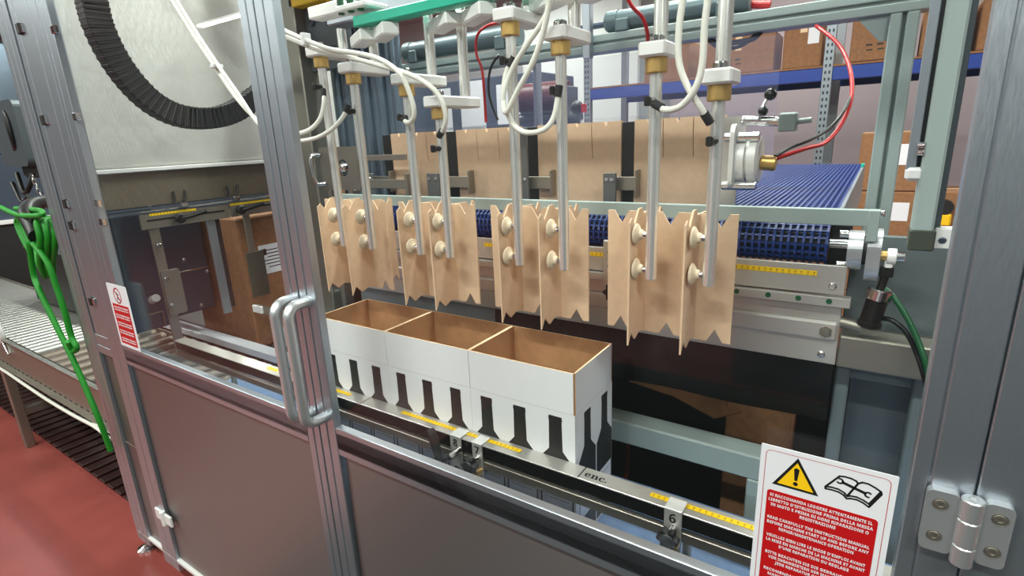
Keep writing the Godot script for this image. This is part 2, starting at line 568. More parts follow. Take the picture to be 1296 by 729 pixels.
# ---------------------------------------------------------------- aluminium guard frame
# a thin sheet whose brushing runs level: u goes up the sheet
func vsheet(st: SurfaceTool, x0: float, x1: float, y0: float, y1: float, z0: float, z1: float) -> void:
	for z in [z0, z1]:
		var n := Vector3.BACK if z == z1 else Vector3.FORWARD
		quad(st, Vector3(x1, y0, z), Vector3(x1, y1, z), Vector3(x0, y1, z), Vector3(x0, y0, z), n)
	for y in [y0, y1]:
		quad(st, Vector3(x0, y, z0), Vector3(x0, y, z1), Vector3(x1, y, z1), Vector3(x1, y, z0), Vector3.UP if y == y1 else Vector3.DOWN)
	for x in [x0, x1]:
		quad(st, Vector3(x, y0, z0), Vector3(x, y0, z1), Vector3(x, y1, z1), Vector3(x, y1, z0), Vector3.RIGHT if x == x1 else Vector3.LEFT)

# an extruded upright or rail: a core with raised strips, so that grooves run between them
func profile_v(st: SurfaceTool, x0: float, x1: float, y0: float, y1: float, zf: float, depth: float, grooves: Array, gw := 0.003) -> void:
	bb(st, x0 + 0.0005, x1 - 0.0005, y0, y1, zf - depth, zf - 0.003, 0.001)
	var a := x0
	for g in grooves:
		bb(st, a, g - gw / 2, y0, y1, zf - 0.0045, zf, 0.0012)
		a = g + gw / 2
	bb(st, a, x1, y0, y1, zf - 0.0045, zf, 0.0012)

func profile_h(st: SurfaceTool, x0: float, x1: float, y0: float, y1: float, zf: float, depth: float, grooves: Array, gw := 0.003) -> void:
	bb(st, x0, x1, y0 + 0.0005, y1 - 0.0005, zf - depth, zf - 0.003, 0.001)
	var a := y0
	for g in grooves:
		bb(st, x0, x1, a, g - gw / 2, zf - 0.0045, zf, 0.0012)
		a = g + gw / 2
	bb(st, x0, x1, a, y1, zf - 0.0045, zf, 0.0012)

func guard_frame() -> void:
	var o := thing("guard_frame", "fixed aluminium profile frame of the machine guard with narrow side bay", "frame", Vector3(-1, 0, 0))
	var st := S(); profile_v(st, -2.215, -2.113, 0.06, 2.3, 0, 0.045, [-2.185, -2.145])
	part("corner_post", st, K.alu, o)
	st = S(); profile_v(st, -2.004, -1.897, 0.05, 2.3, 0, 0.045, [-1.95])
	part("post", st, K.alu, o)
	st = S(); profile_v(st, 0.1155, 0.235, 0.05, 2.3, 0, 0.045, [0.175])
	part("post", st, K.alu, o)
	st = S(); profile_h(st, -2.113, -2.004, 0.845, 0.912, -0.002, 0.02, [0.875])
	part("sill", st, K.alu, o)
	st = S(); profile_h(st, -2.215, 0.235, 2.3, 2.36, 0, 0.045, [2.33])
	part("header", st, K.alu, o)
	st = S(); vsheet(st, -2.113, -2.004, 0.103, 0.845, -0.014, -0.010)
	part("lower_panel", st, K.panel, o)
	st = S(); profile_v(st, -2.103, -2.006, 0.912, 2.3, -0.003, 0.02, [-2.068])
	part("infill_profile", st, K.alu, o)
	st = S(); bb(st, -2.1125, -2.103, 0.912, 2.3, -0.03, -0.006, 0.0005)
	part("dark_seal", st, K.black, o)
	for y in [1.832, 1.587, 1.344, 1.278, 1.033]:
		st = S(); bb(st, -2.062, -2.040, y - 0.014, y + 0.014, -0.006, 0.006, 0.002)
		part("latch", st, K.machine_dark, o)
		st = S(); bb(st, -2.040, -2.026, y - 0.012, y + 0.012, -0.006, 0.004, 0.002)
		part("latch_plate", st, K.chrome, o)
	st = S(); bb(st, -2.2, 0.235, 0.09, 0.103, -0.03, 0.0, 0.001)
	part("bottom_rail", st, K.alu_light, o)
	for x in [-2.205, 0.17]:
		st = S(); la(st, Vector3(x, 0, -0.02), Vector3.UP, [[0, 0], [0, 0.036], [0.008, 0.036], [0.016, 0.018], [0.02, 0.008], [0.09, 0.008], [0.09, 0]], 20)
		part("levelling_foot", st, K.chrome, o)
	# hinge of the first door, low on its post
	st = S()
	bb(st, -1.955, -1.90, 0.262, 0.302, 0.0, 0.008, 0.002)
	bb(st, -1.888, -1.845, 0.262, 0.302, 0.0, 0.008, 0.002)
	cy(st, Vector3(-1.894, 0.255, 0.008), Vector3(-1.894, 0.309, 0.008), 0.009, 14, 0.001)
	solo("lower_hinge", st, K.alu_light, "small aluminium hinge low on the post of the far door", "hinge")

func guard_doors() -> void:
	# far door
	var o := thing("guard_door", "hinged guard door farther from the camera with tall glass pane", "door", Vector3(-1.42, 0.1, 0))
	var st := S(); vsheet(st, -1.893, -0.942, 0.106, 0.85, -0.014, -0.010)
	part("lower_panel", st, K.panel, o)
	st = S(); profile_h(st, -1.893, -0.9865, 0.847, 0.912, 0, 0.018, [0.901, 0.874, 0.861], 0.002)
	part("sill_rail", st, K.alu, o)
	st = S(); profile_v(st, -1.893, -1.827, 0.9125, 2.28, 0, 0.018, [-1.87])
	part("stile", st, K.alu, o)
	st = S(); profile_v(st, -0.986, -0.942, 0.06, 2.28, 0, 0.03, [-0.9635])
	part("stile", st, K.alu, o)
	st = S(); profile_h(st, -1.827, -0.9865, 2.22, 2.28, 0, 0.018, [2.25])
	part("top_rail", st, K.alu, o)
	st = S(); bb(st, -1.86, -0.97, 0.90, 2.25, -0.022, -0.018, 0.0)
	part("glass_pane", st, K.glass, o)
	for c in [Vector2(-1.826, 1.80), Vector2(-1.826, 1.585), Vector2(-1.826, 1.352), Vector2(-1.826, 1.298)]:
		st = S(); bb(st, c.x - 0.008, c.x + 0.016, c.y - 0.010, c.y + 0.010, -0.010, 0.002, 0.002)
		part("glazing_clip", st, K.chrome, o)
	handle(o, -0.955)
	# near door
	o = thing("guard_door", "hinged guard door nearer the camera in front of the white cartons", "door", Vector3(-0.41, 0.1, 0))
	st = S(); vsheet(st, -0.8795, 0.105, 0.106, 0.85, -0.014, -0.010)
	part("lower_panel", st, K.panel, o)
	st = S(); profile_h(st, -0.8855, 0.0625, 0.847, 0.912, 0, 0.018, [0.901, 0.880, 0.861], 0.002)
	part("sill_rail", st, K.alu, o)
	st = S(); profile_v(st, -0.938, -0.886, 0.06, 2.28, 0, 0.018, [-0.913])
	part("stile", st, K.alu, o)
	st = S(); profile_v(st, 0.063, 0.1135, 0.06, 2.28, 0, 0.03, [0.0785], 0.002)
	part("stile", st, K.alu, o)
	st = S(); profile_h(st, -0.8855, 0.0625, 2.22, 2.28, 0, 0.018, [2.25])
	part("top_rail", st, K.alu, o)
	st = S(); bb(st, -0.90, 0.075, 0.90, 2.25, -0.022, -0.018, 0.0)
	part("glass_pane", st, K.glass, o)
	handle(o, -0.912)
	# big hinge on the near post
	o = thing("door_hinge", "cast aluminium hinge with four screws joining near door and post", "hinge", Vector3(0.112, 1.09, 0))
	st = S(); ex(st, rrect(0.077, 0.1035, 1.055, 1.124, 0.006), 0.010, Transform3D(Basis(), Vector3(0, 0, 0.0)))
	part("leaf", st, K.alu_smooth, o)
	st = S(); ex(st, rrect(0.1215, 0.144, 1.055, 1.124, 0.006), 0.010, Transform3D(Basis(), Vector3(0, 0, 0.0)))
	part("leaf", st, K.alu_smooth, o)
	var kx := 0.1125
	for k in [[1.049, 1.0715], [1.072, 1.101], [1.1015, 1.124]]:
		st = S(); la(st, Vector3(kx, k[0], 0.009), Vector3.UP, [[0, 0], [0, 0.0085], [0.0012, 0.0095], [k[1] - k[0] - 0.0012, 0.0095], [k[1] - k[0], 0.0085], [k[1] - k[0], 0.004], [k[1] - k[0] - 0.002, 0.004], [k[1] - k[0] - 0.002, 0]], 24)
		part("knuckle", st, K.alu_smooth, o)
	for p in [Vector2(0.0888, 1.1095), Vector2(0.0885, 1.0725), Vector2(0.1338, 1.1095), Vector2(0.1335, 1.0725)]:
		st = S()
		la(st, Vector3(p.x, p.y, 0.0100), Vector3.BACK, [[0.0006, 0.0066], [0.0002, 0.0055], [0.0012, 0.0050], [0.0014, 0.0026], [0.0003, 0.0022], [0.0003, 0]], 20)
		part("screw", st, K.steel_worn, o)

func handle(o: Node3D, x: float) -> void:
	var st := S()
	var r := 0.024
	var path := []
	path.append(Vector3(x, 1.185, -0.001))
	for k in 7:
		var a := PI / 2 * k / 6.0
		path.append(Vector3(x, 1.185 - r + r * cos(a), 0.048 - r + r * sin(a)))
	for k in 7:
		var a := PI / 2 * k / 6.0
		path.append(Vector3(x, 0.931 + r - r * sin(a), 0.048 - r + r * cos(a)))
	path.append(Vector3(x, 0.931, -0.001))
	tb(st, path, 0.0108, 16, 1)
	var h := part("handle", st, K.alu_smooth, o, "satin aluminium pull handle")
	st = S()
	for y in [1.185, 0.931]:
		la(st, Vector3(x, y, 0.0), Vector3.BACK, [[0.0, 0.012], [0.003, 0.012], [0.004, 0.0095]], 18)
	part("collar", st, K.alu_smooth, h)

# ---------------------------------------------------------------- conveyor, guide rails, clamps
func conveyors() -> void:
	# pale blue belt
	var o := thing("belt_conveyor", "pale blue flat belt conveyor carrying the white cartons", "conveyor", Vector3(-0.8, 0.36, -0.28))
	var st := S(); bb(st, -1.92, 0.3, 0.645, 0.663, -0.475, -0.085, 0.006)
	part("belt", st, K.pale_belt, o)
	st = S(); bb(st, -1.9, 0.28, 0.56, 0.644, -0.465, -0.095, 0.002)
	part("bed", st, K.grey_dark, o)
	for x in [-1.7, -0.2]:
		for z in [-0.13, -0.43]:
			st = S(); bb(st, x - 0.02, x + 0.02, 0.36, 0.56, z - 0.02, z + 0.02, 0.002)
			part("leg", st, K.grey_dark, o)
	# roller conveyor
	o = thing("roller_conveyor", "steel roller conveyor bringing cartons in beside the green rope", "conveyor", Vector3(-3.5, 0, -0.22))
	var x := -1.965
	while x > -5.2:
		var near := x > -2.95
		var rr := 0.033 if near else 0.025
		st = S(); cy(st, Vector3(x, 0.661 - rr, -0.455), Vector3(x, 0.661 - rr, -0.035), rr, 16)
		part("roller", st, K.roller_dull if near else K.roller, o)
		x -= 0.098 if near else 0.0575
	st = S()
	bb(st, -5.3, -1.93, 0.50, 0.668, -0.033, -0.028, 0.0005)
	bb(st, -5.3, -1.93, 0.664, 0.668, -0.034, -0.010, 0.0005)
	bb(st, -5.3, -1.93, 0.50, 0.504, -0.034, -0.008, 0.0005)
	part("side_rail", st, K.steel_worn, o)
	st = S()
	bb(st, -5.3, -1.93, 0.50, 0.668, -0.463, -0.458, 0.0005)
	part("side_rail", st, K.steel_worn, o)
	st = S()
	x = -2.26
	while x > -5.2:
		bb(st, x - 0.016, x + 0.016, 0.648, 0.660, -0.0285, -0.0262, 0.0004)
		bb(st, x - 0.012, x + 0.012, 0.512, 0.518, -0.0285, -0.0262, 0.0004)
		x -= 0.0575
	part("axle_slots", st, K.black, o).set_meta("kind", "stuff")
	for lx in [-3.62, -5.1]:
		for z in [-0.045, -0.445]:
			st = S(); bb(st, lx - 0.022, lx + 0.022, 0.0, 0.50, z - 0.02, z + 0.02, 0.003)
			part("leg", st, K.steel_worn, o)
	for lx in [-3.62, -5.1]:
		st = S(); bb(st, lx - 0.015, lx + 0.015, 0.18, 0.22, -0.43, -0.06, 0.002)
		part("cross_tie", st, K.steel_worn, o)
	# dark slats added in place of the conveyor's striped shadow on the floor
	o = thing("shadow_slats", "dark slats added on the red floor as the shadow of the roller conveyor", "shadow_slats", Vector3(-3.6, 0, -0.5))
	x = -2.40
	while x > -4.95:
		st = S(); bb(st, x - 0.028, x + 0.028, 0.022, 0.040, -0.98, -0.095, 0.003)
		part("shadow_slat", st, K.shadow_brown, o)
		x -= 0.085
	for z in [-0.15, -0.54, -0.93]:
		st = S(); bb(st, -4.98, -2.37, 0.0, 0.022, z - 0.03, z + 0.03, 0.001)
		part("shadow_bearer", st, K.base_dark, o)
	# white cable clipped below the rail
	st = S(); tb(st, [Vector3(-4.4211, 0.4766, -0.01), Vector3(-3.5264, 0.4853, -0.008), Vector3(-3.1672, 0.4839, -0.004), Vector3(-2.8732, 0.4772, -0.004), Vector3(-2.5831, 0.4842, -0.002), Vector3(-2.3696, 0.4905, -0.004), Vector3(-2.2522, 0.4695, -0.008)], 0.007)
	tb(st, [Vector3(-2.6216, 0.4725, -0.012), Vector3(-2.4705, 0.4816, -0.006), Vector3(-2.3229, 0.5008, -0.01), Vector3(-2.2605, 0.4871, -0.02)], 0.006)
	solo("white_cable", st, K.hose, "white cable strung along the underside of the roller conveyor rail", "cable")
	# stainless guide rail in front of the cartons
	o = thing("guide_rail", "stainless guide rail running in front of the white cartons", "rail", Vector3(-0.9, 0.66, -0.18))
	st = S()
	bb(st, -1.93, 0.12, 0.8615, 0.865, -0.197, -0.159, 0.0008)
	part("top_flange", st, K.steel, o)
	st = S(); bb(st, -1.93, 0.12, 0.834, 0.8615, -0.166, -0.162, 0.0005)
	part("web", st, K.dark_mirror, o)
	st = S(); bb(st, -1.93, 0.12, 0.822, 0.837, -0.190, -0.176, 0.0005)
	part("slot_core", st, K.machine_dark, o)
	st = S(); bb(st, -1.93, 0.12, 0.806, 0.826, -0.172, -0.159, 0.0012)
	part("lower_bar", st, K.steel_worn, o)
	for s in [[-1.42, -1.366], [-1.16, -1.057], [-0.876, -0.5405], [-0.270, -0.06]]:
		tape(o, s[0], s[1], 0.8655, -0.186, -0.174, true)
	st = S(); bb(st, -1.0002, -0.9988, 0.8648, 0.8655, -0.197, -0.159, 0.0)
	part("joint_line", st, K.ink, o)
	var flat := Basis(Vector3.RIGHT, -PI / 2)
	words("enc.", 0.020, K.ink, o, Vector3(-0.372, 0.8656, -0.176), flat, "handwriting", HORIZONTAL_ALIGNMENT_CENTER, 0.045, "Droid Serif")
	st = S(); bb(st, -0.4035, -0.4015, 0.8648, 0.8656, -0.197, -0.160, 0.0)
	part("handwriting", st, K.ink, o)
	for cxx in [-1.6, -0.66, -0.20]:
		st = S(); cy(st, Vector3(cxx, 0.663, -0.168), Vector3(cxx, 0.808, -0.168), 0.008, 12)
		part("stay", st, K.steel_worn, o)
	# clamps on the rail
	rail_clamp(-0.693, 0.030, "8", "rail clamp plate numbered eight with black lever on guide rail", true)
	rail_clamp(-0.635, 0.026, "7", "rail clamp plate numbered seven with black star knob on guide rail", false)
	rail_clamp(-0.222, 0.030, "6", "rail clamp plate numbered six with black star knob above blue belt", false)
	# rear guide rail
	o = thing("guide_rail", "bright bent steel guide rail behind the cartons along the rollers", "rail", Vector3(-1.4, 0.66, -0.41))
	st = S()
	bb(st, -3.0, -0.55, 0.748, 0.752, -0.450, -0.400, 0.0008)
	bb(st, -3.0, -0.55, 0.725, 0.748, -0.404, -0.400, 0.0005)
	part("rail", st, K.galv_bright, o)
	st = S()
	x = -2.5
	while x < -0.6:
		bb(st, x - 0.012, x + 0.012, 0.664, 0.725, -0.42, -0.405, 0.002)
		x += 0.09
	part("stays", st, K.machine_dark, o).set_meta("kind", "stuff")

func tape(o: Node3D, x0: float, x1: float, y: float, z0: float, z1: float, up: bool) -> void:
	# a strip of measuring tape, one tick per centimetre; four ticks to a turn of the texture
	var st := S()
	var u := (x1 - x0) / 0.04
	var a: Vector3; var b: Vector3; var c: Vector3; var d: Vector3; var n: Vector3
	if up:
		a = Vector3(x0, y, z1); b = Vector3(x1, y, z1); c = Vector3(x1, y, z0); d = Vector3(x0, y, z0); n = Vector3.UP
	else:
		a = Vector3(x0, z0, y); b = Vector3(x1, z0, y); c = Vector3(x1, z1, y); d = Vector3(x0, z1, y); n = Vector3.BACK
	tri(st, a, b, c, n, n, n, Vector2(0, 1), Vector2(u, 1), Vector2(u, 0))
	tri(st, a, c, d, n, n, n, Vector2(0, 1), Vector2(u, 0), Vector2(0, 0))
	part("measuring_tape", st, K.tape, o, "yellow measuring tape strip")

func rail_clamp(x: float, w: float, digit: String, label: String, lever: bool) -> void:
	var o := thing("rail_clamp", label, "clamp", Vector3(x, 0.806, -0.16))
	var st := S()
	bb(st, x - w / 2, x + w / 2, 0.8662, 0.8695, -0.186, -0.154, 0.0008)
	part("top_plate", st, K.alu_light, o)
	st = S()
	bb(st, x - w / 2, x + w / 2, 0.775, 0.868, -0.1582, -0.154, 0.0008)
	part("front_plate", st, K.steel, o)
	words(digit, 0.024, K.ink, o, Vector3(x, 0.852, -0.1538), Basis(), "number_mark")
	if lever:
		st = S(); cy(st, Vector3(x + 0.010, 0.838, -0.155), Vector3(x + 0.010, 0.838, -0.118), 0.008, 16, 0.001)
		part("spindle", st, K.chrome, o)
		st = S()
		tb(st, [Vector3(x + 0.012, 0.842, -0.120), Vector3(x - 0.006, 0.834, -0.112), Vector3(x - 0.020, 0.828, -0.108)], 0.0065, 10)
		la(st, Vector3(x - 0.004, 0.830, -0.108), Vector3(-0.026, 0.09, 0.0), [[-0.008, 0.0], [-0.006, 0.007], [0.03, 0.0095], [0.066, 0.0105], [0.074, 0.008], [0.076, 0]], 14)
		part("lever", st, K.rubber, o, "black clamping lever")
	else:
		st = S(); cy(st, Vector3(x + 0.002, 0.836, -0.155), Vector3(x + 0.002, 0.836, -0.126), 0.006, 14)
		part("spindle", st, K.chrome, o)
		st = S()
		var poly := PackedVector2Array()
		for k in 36:
			var a := TAU * k / 36.0
			var r := 0.0155 + 0.0030 * cos(a * 6.0)
			poly.append(Vector2(r * cos(a), r * sin(a)))
		ex(st, poly, 0.014, Transform3D(Basis(), Vector3(x + 0.002, 0.834, -0.132)))
		la(st, Vector3(x + 0.002, 0.834, -0.118), Vector3.BACK, [[0, 0.013], [0.003, 0.011], [0.003, 0]], 20)
		part("star_knob", st, K.black, o, "black star knob")
		st = S()
		cy(st, Vector3(x + 0.006, 0.806, -0.154), Vector3(x + 0.006, 0.806, -0.138), 0.008, 6)
		part("brass_nut", st, K.brass, o)
	st = S(); cy(st, Vector3(x, 0.79, -0.2), Vector3(x, 0.79, -0.152), 0.008, 12)
	part("rod", st, K.chrome, o)

# ---------------------------------------------------------------- stainless infeed behind the partitions
func back_units() -> void:
	# plates
	var o := thing("infeed_frame", "stainless infeed plates with yellow tape behind the hanging partitions", "machine frame", Vector3(-0.7, 1.05, -0.45))
	var st := S(); bb(st, -1.30, -0.026, 1.190, 1.242, -0.447, -0.440, 0.001)
	part("front_plate", st, K.steel, o)
	for s in [[-0.27, -0.0705], [-0.51, -0.40], [-0.80, -0.715], [-1.06, -0.98]]:
		tape(o, s[0], s[1], -0.4395, 1.221, 1.2305, false)
	st = S(); bb(st, -1.30, -0.015, 1.170, 1.187, -0.452, -0.432, 0.001)
	part("slide_bar", st, K.steel, o)
	for x in [-0.047, -0.095, -0.145, -0.20, -0.43, -0.75]:
		st = S(); cy(st, Vector3(x, 1.1795, -0.4325), Vector3(x, 1.1795, -0.431), 0.0048, 14)
		part("green_plug", st, K.green_dot, o)
	st = S(); bb(st, -1.30, -0.027, 1.056, 1.169, -0.470, -0.450, 0.001)
	part("apron_plate", st, K.steel, o)
	st = S(); bb(st, -1.30, -0.029, 1.103, 1.138, -0.451, -0.441, 0.004)
	part("tension_bar", st, K.steel, o)
	for p in [Vector3(-0.047, 1.120, -0.441), Vector3(-0.40, 1.120, -0.441)]:
		st = S(); la(st, p, Vector3.BACK, [[0, 0.011], [0.002, 0.011], [0.002, 0.0075], [0.008, 0.0075], [0.008, 0]], 6)
		part("hex_bolt", st, K.steel_worn, o)
	for p in [Vector3(-0.045, 1.206, -0.440), Vector3(-0.050, 1.073, -0.450), Vector3(-0.46, 1.206, -0.44), Vector3(-0.75, 1.206, -0.44)]:
		st = S(); bolt(st, p, Vector3.BACK, 0.0065, 0.004)
		part("screw", st, K.chrome, o)
	# latch plate with knob between the partitions
	o = thing("adjuster", "small steel adjuster plate with black knob between hanging partitions", "clamp", Vector3(-0.455, 1.13, -0.43))
	st = S(); bb(st, -0.475, -0.425, 1.155, 1.26, -0.438, -0.430, 0.002)
	part("plate", st, K.steel, o)
	st = S()
	var poly := PackedVector2Array()
	for k in 36:
		var a := TAU * k / 36.0
		poly.append(Vector2(cos(a), sin(a)) * (0.017 + 0.003 * cos(a * 6.0)))
	ex(st, poly, 0.018, Transform3D(Basis(), Vector3(-0.448, 1.150, -0.431)))
	part("star_knob", st, K.black, o)
	st = S()
	for p in [Vector2(-0.46, 1.235), Vector2(-0.44, 1.235), Vector2(-0.46, 1.205), Vector2(-0.44, 1.205)]:
		bolt(st, Vector3(p.x, p.y, -0.430), Vector3.BACK, 0.005, 0.004)
	part("screws", st, K.chrome, o)
	# grey bar above the belt
	o = thing("cross_bar", "long grey bar across the front of the blue link belt", "bar", Vector3(-0.6, 1.31, -0.43))
	st = S(); bb(st, -1.33, 0.006, 1.314, 1.341, -0.442, -0.428, 0.001)
	part("bar", st, K.grey_paint, o)
	st = S(); bb(st, -0.006, 0.010, 1.29, 1.341, -0.445, -0.425, 0.001)
	part("end_bracket", st, K.grey_paint, o)
	st = S(); bolt(st, Vector3(0.010, 1.335, -0.435), Vector3.RIGHT, 0.006, 0.006)
	part("bolt", st, K.chrome, o)
	# link belt
	o = thing("link_belt", "blue plastic link belt wrapped round its front roller", "belt", Vector3(-0.65, 1.25, -0.49))
	var R := 0.036
	var cyl := Vector3(0, 1.272, -0.487)
	st = S(); cy(st, Vector3(-1.25, cyl.y, cyl.z), Vector3(-0.062, cyl.y, cyl.z), R - 0.007, 24)
	bb(st, -1.25, -0.062, cyl.y + R - 0.012, cyl.y + R - 0.008, -2.13, cyl.z, 0)
	part("core", st, K.blue_core, o)
	st = S()
	var nl := 100
	for k in nl:
		var x0 := -1.25 + 1.188 * k / (nl - 1)
		for j in 12:
			var a0 := PI / 2 - PI * 1.1 * j / 12.0
			var a1 := PI / 2 - PI * 1.1 * (j + 1) / 12.0
			var am := (a0 + a1) / 2
			var T := Transform3D(Basis(Vector3.RIGHT, -am), Vector3(x0, cyl.y + sin(am) * R, cyl.z + cos(am) * R))
			bx(st, Vector3.ZERO, Vector3(0.0042, R * PI * 1.1 / 12.0, 0.005), 0, T)
		bb(st, x0 - 0.0021, x0 + 0.0021, cyl.y + R - 0.003, cyl.y + R + 0.002, -2.13, cyl.z, 0)
	part("links", st, K.blue_belt, o).set_meta("kind", "stuff")
	st = S()
	for j in 10:
		var am := PI / 2 - PI * 1.1 * j / 9.0
		var T := Transform3D(Basis(Vector3.RIGHT, -am), Vector3(-0.656, cyl.y + sin(am) * (R - 0.002), cyl.z + cos(am) * (R - 0.002)))
		bx(st, Vector3.ZERO, Vector3(1.19, 0.0036, 0.005), 0, T)
	for j in 130:
		var z := cyl.z - 0.0125 * (j + 1)
		bb(st, -1.25, -0.062, cyl.y + R - 0.004, cyl.y + R, z - 0.0018, z + 0.0018, 0)
	part("cross_rods", st, K.blue_belt, o).set_meta("kind", "stuff")
	st = S(); cy(st, Vector3(-0.062, cyl.y, cyl.z), Vector3(-0.012, cyl.y, cyl.z), 0.009, 16)
	part("axle", st, K.chrome, o)
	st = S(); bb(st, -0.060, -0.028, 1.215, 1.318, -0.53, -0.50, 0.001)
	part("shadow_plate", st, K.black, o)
	st = S()
	bb(st, -0.060, -0.052, 1.17, 1.31, -2.14, -0.55, 0.001)
	part("side_guide", st, K.galv, o)
	st = S(); bb(st, -0.061, -0.051, 1.31, 1.322, -1.95, -1.90, 0.001)
	part("end_clip", st, K.teal, o)
	# end bearing plates
	o = thing("bearing_housing", "round aluminium bearing plates at the belt roller end", "bearing", Vector3(0, 1.23, -0.47))
	for e in [[-0.030, -0.008, 1.232, 1.300], [-0.002, 0.018, 1.215, 1.305]]:
		st = S()
		var pl := rrect(-0.032, 0.032, e[2], e[3], 0.031, 10)
		ex(st, pl, e[1] - e[0], Transform3D(Basis(Vector3(0, 0, -1), Vector3(0, 1, 0), Vector3(1, 0, 0)), Vector3(e[0], 0, -0.470)))
		part("plate", st, K.alu_smooth, o)
	st = S()
	for y in [1.243, 1.297]:
		cy(st, Vector3(-0.044, y, -0.448), Vector3(-0.03, y, -0.448), 0.0065, 12, 0.001)
	part("cap_screws", st, K.chrome, o)
	st = S(); cy(st, Vector3(-0.008, 1.266, -0.47), Vector3(-0.002, 1.266, -0.47), 0.024, 24)
	part("spacer", st, K.machine_dark, o)
	# crank, rod end and air cylinder
	o = thing("air_cylinder", "small dark air cylinder with hex nut and rod end", "cylinder", Vector3(0.02, 1.13, -0.445))
	st = S(); cy(st, Vector3(0.018, 1.262, -0.455), Vector3(0.029, 1.262, -0.455), 0.009, 18)
	part("bushing", st, K.brass, o)
	st = S(); cy(st, Vector3(0.027, 1.262, -0.455), Vector3(0.040, 1.262, -0.455), 0.0135, 24, 0.001)
	bx(st, Vector3(0.031, 1.244, -0.455), Vector3(0.012, 0.03, 0.014), 0.002)
	part("rod_end", st, K.alu_light, o)
	st = S(); cy(st, Vector3(0.040, 1.262, -0.455), Vector3(0.052, 1.262, -0.455), 0.0085, 6, 0.001)
	part("hex_bolt", st, K.chrome, o)
	var top := Vector3(0.030, 1.24, -0.455)
	var bot := Vector3(0.014, 1.128, -0.455)
	var dd := (bot - top).normalized()
	st = S()
	cy(st, top, top + dd * 0.048, 0.0065, 12)
	bx(st, top + dd * 0.004, Vector3(0.020, 0.018, 0.016), 0.002)
	part("piston_rod", st, K.gunmetal, o)
	st = S(); la(st, top + dd * 0.034, dd, [[0, 0.008], [0, 0.019], [0.003, 0.021], [0.019, 0.021], [0.022, 0.017], [0.022, 0]], 6)
	part("hex_nut", st, K.chrome, o)
	st = S(); la(st, top + dd * 0.056, dd, [[0, 0.0], [0, 0.0165], [0.038, 0.0165], [0.040, 0.019], [0.047, 0.019], [0.050, 0.015], [0.050, 0]], 20)
	part("barrel", st, K.gunmetal, o)
	st = S(); cy(st, Vector3(-0.03, 1.137, -0.46), Vector3(0.006, 1.132, -0.457), 0.010, 16)
	part("side_port", st, K.steel_worn, o)
	st = S(); tb(st, [Vector3(0.0213, 1.2112, -0.46), Vector3(0.0431, 1.1955, -0.45), Vector3(0.0662, 1.1643, -0.44), Vector3(0.0851, 1.1292, -0.43), Vector3(0.0996, 1.0941, -0.42), Vector3(0.1144, 1.0439, -0.42)], 0.0048)
	solo("green_hose", st, K.hose_green, "dark green air hose running down from the air cylinder", "hose")
	st = S(); tb(st, [Vector3(0.0347, 1.155, -0.45), Vector3(0.0478, 1.1559, -0.44), Vector3(0.067, 1.1401, -0.438), Vector3(0.0832, 1.1128, -0.436), Vector3(0.0974, 1.0804, -0.425), Vector3(0.1113, 1.036, -0.42)], 0.0042)
	solo("black_hose", st, K.hose_black, "black air hose running down from the air cylinder", "hose")
	# support box beam and the grey backing plate
	o = thing("support_bracket", "dull stainless box beam under the air cylinder", "beam", Vector3(0.05, 1.05, -0.48))
	st = S(); bb(st, -0.026, 0.15, 1.052, 1.112, -0.52, -0.452, 0.003)
	part("beam", st, K.steel_worn, o)
	o = thing("backing_plate", "large grey painted sheet behind the air cylinder", "plate", Vector3(0.07, 0.6, -0.55))
	st = S(); bb(st, -0.026, 0.22, 1.0, 1.282, -0.545, -0.535, 0.002)
	part("sheet", st, K.grey_sheet, o)
	st = S(); bb(st, -0.026, -0.002, 0.36, 1.052, -0.56, -0.50, 0.003)
	part("column", st, K.grey_sheet, o)
	st = S(); bb(st, -0.002, 0.22, 0.36, 1.0, -0.56, -0.545, 0.002)
	part("lower_sheet", st, K.grey_dark, o)
	st = S(); bb(st, 0.095, 0.13, 0.36, 1.052, -0.545, -0.50, 0.003)
	part("column", st, K.grey_sheet, o)
	# hanging grey column close to the door
	o = thing("hanging_column", "square grey column hanging behind the near door with dark foot", "column", Vector3(0.06, 1.3, -0.33))
	st = S(); bb(st, 0.046, 0.071, 1.33, 2.3, -0.345, -0.30, 0.003)
	part("tube", st, K.grey_paint, o)
	st = S(); bb(st, 0.045, 0.0745, 1.304, 1.333, -0.345, -0.299, 0.002)
	part("foot", st, K.olive, o)
	st = S()
	bb(st, 0.0745, 0.095, 1.305, 1.333, -0.345, -0.32, 0.001)
	part("bracket", st, K.alu_light, o)
	st = S(); bolt(st, Vector3(0.084, 1.317, -0.32), Vector3.BACK, 0.0045, 0.002)
	part("bracket_screw", st, K.dark_steel, o)
	st = S(); bb(st, 0.071, 0.080, 1.33, 2.3, -0.345, -0.33, 0.001)
	part("edge_strip", st, K.grey_dark, o)
	st = S()
	bb(st, 0.0302, 0.041, 1.405, 2.3, -0.33, -0.305, 0.001)
	part("slide_channel", st, K.galv, o)
	st = S(); bb(st, 0.041, 0.046, 1.41, 2.3, -0.34, -0.315, 0.0)
	part("slide_gap", st, K.black, o)
	st = S()
	for y in [1.437, 1.446]:
		cy(st, Vector3(0.040, y, -0.304), Vector3(0.048, y, -0.300), 0.0045, 12, 0.001)
	part("bolts", st, K.chrome, o)
	st = S(); bx(st, Vector3(0.040, 1.408, -0.315), Vector3(0.020, 0.018, 0.03), 0.004)
	part("white_sensor", st, K.white, o, "white plastic sensor body")
	# drive coupling with torque limiter
	o = thing("drive_coupling", "round cast drive coupling with studs beside the near suction rod", "coupling", Vector3(-0.21, 1.33, -0.52))
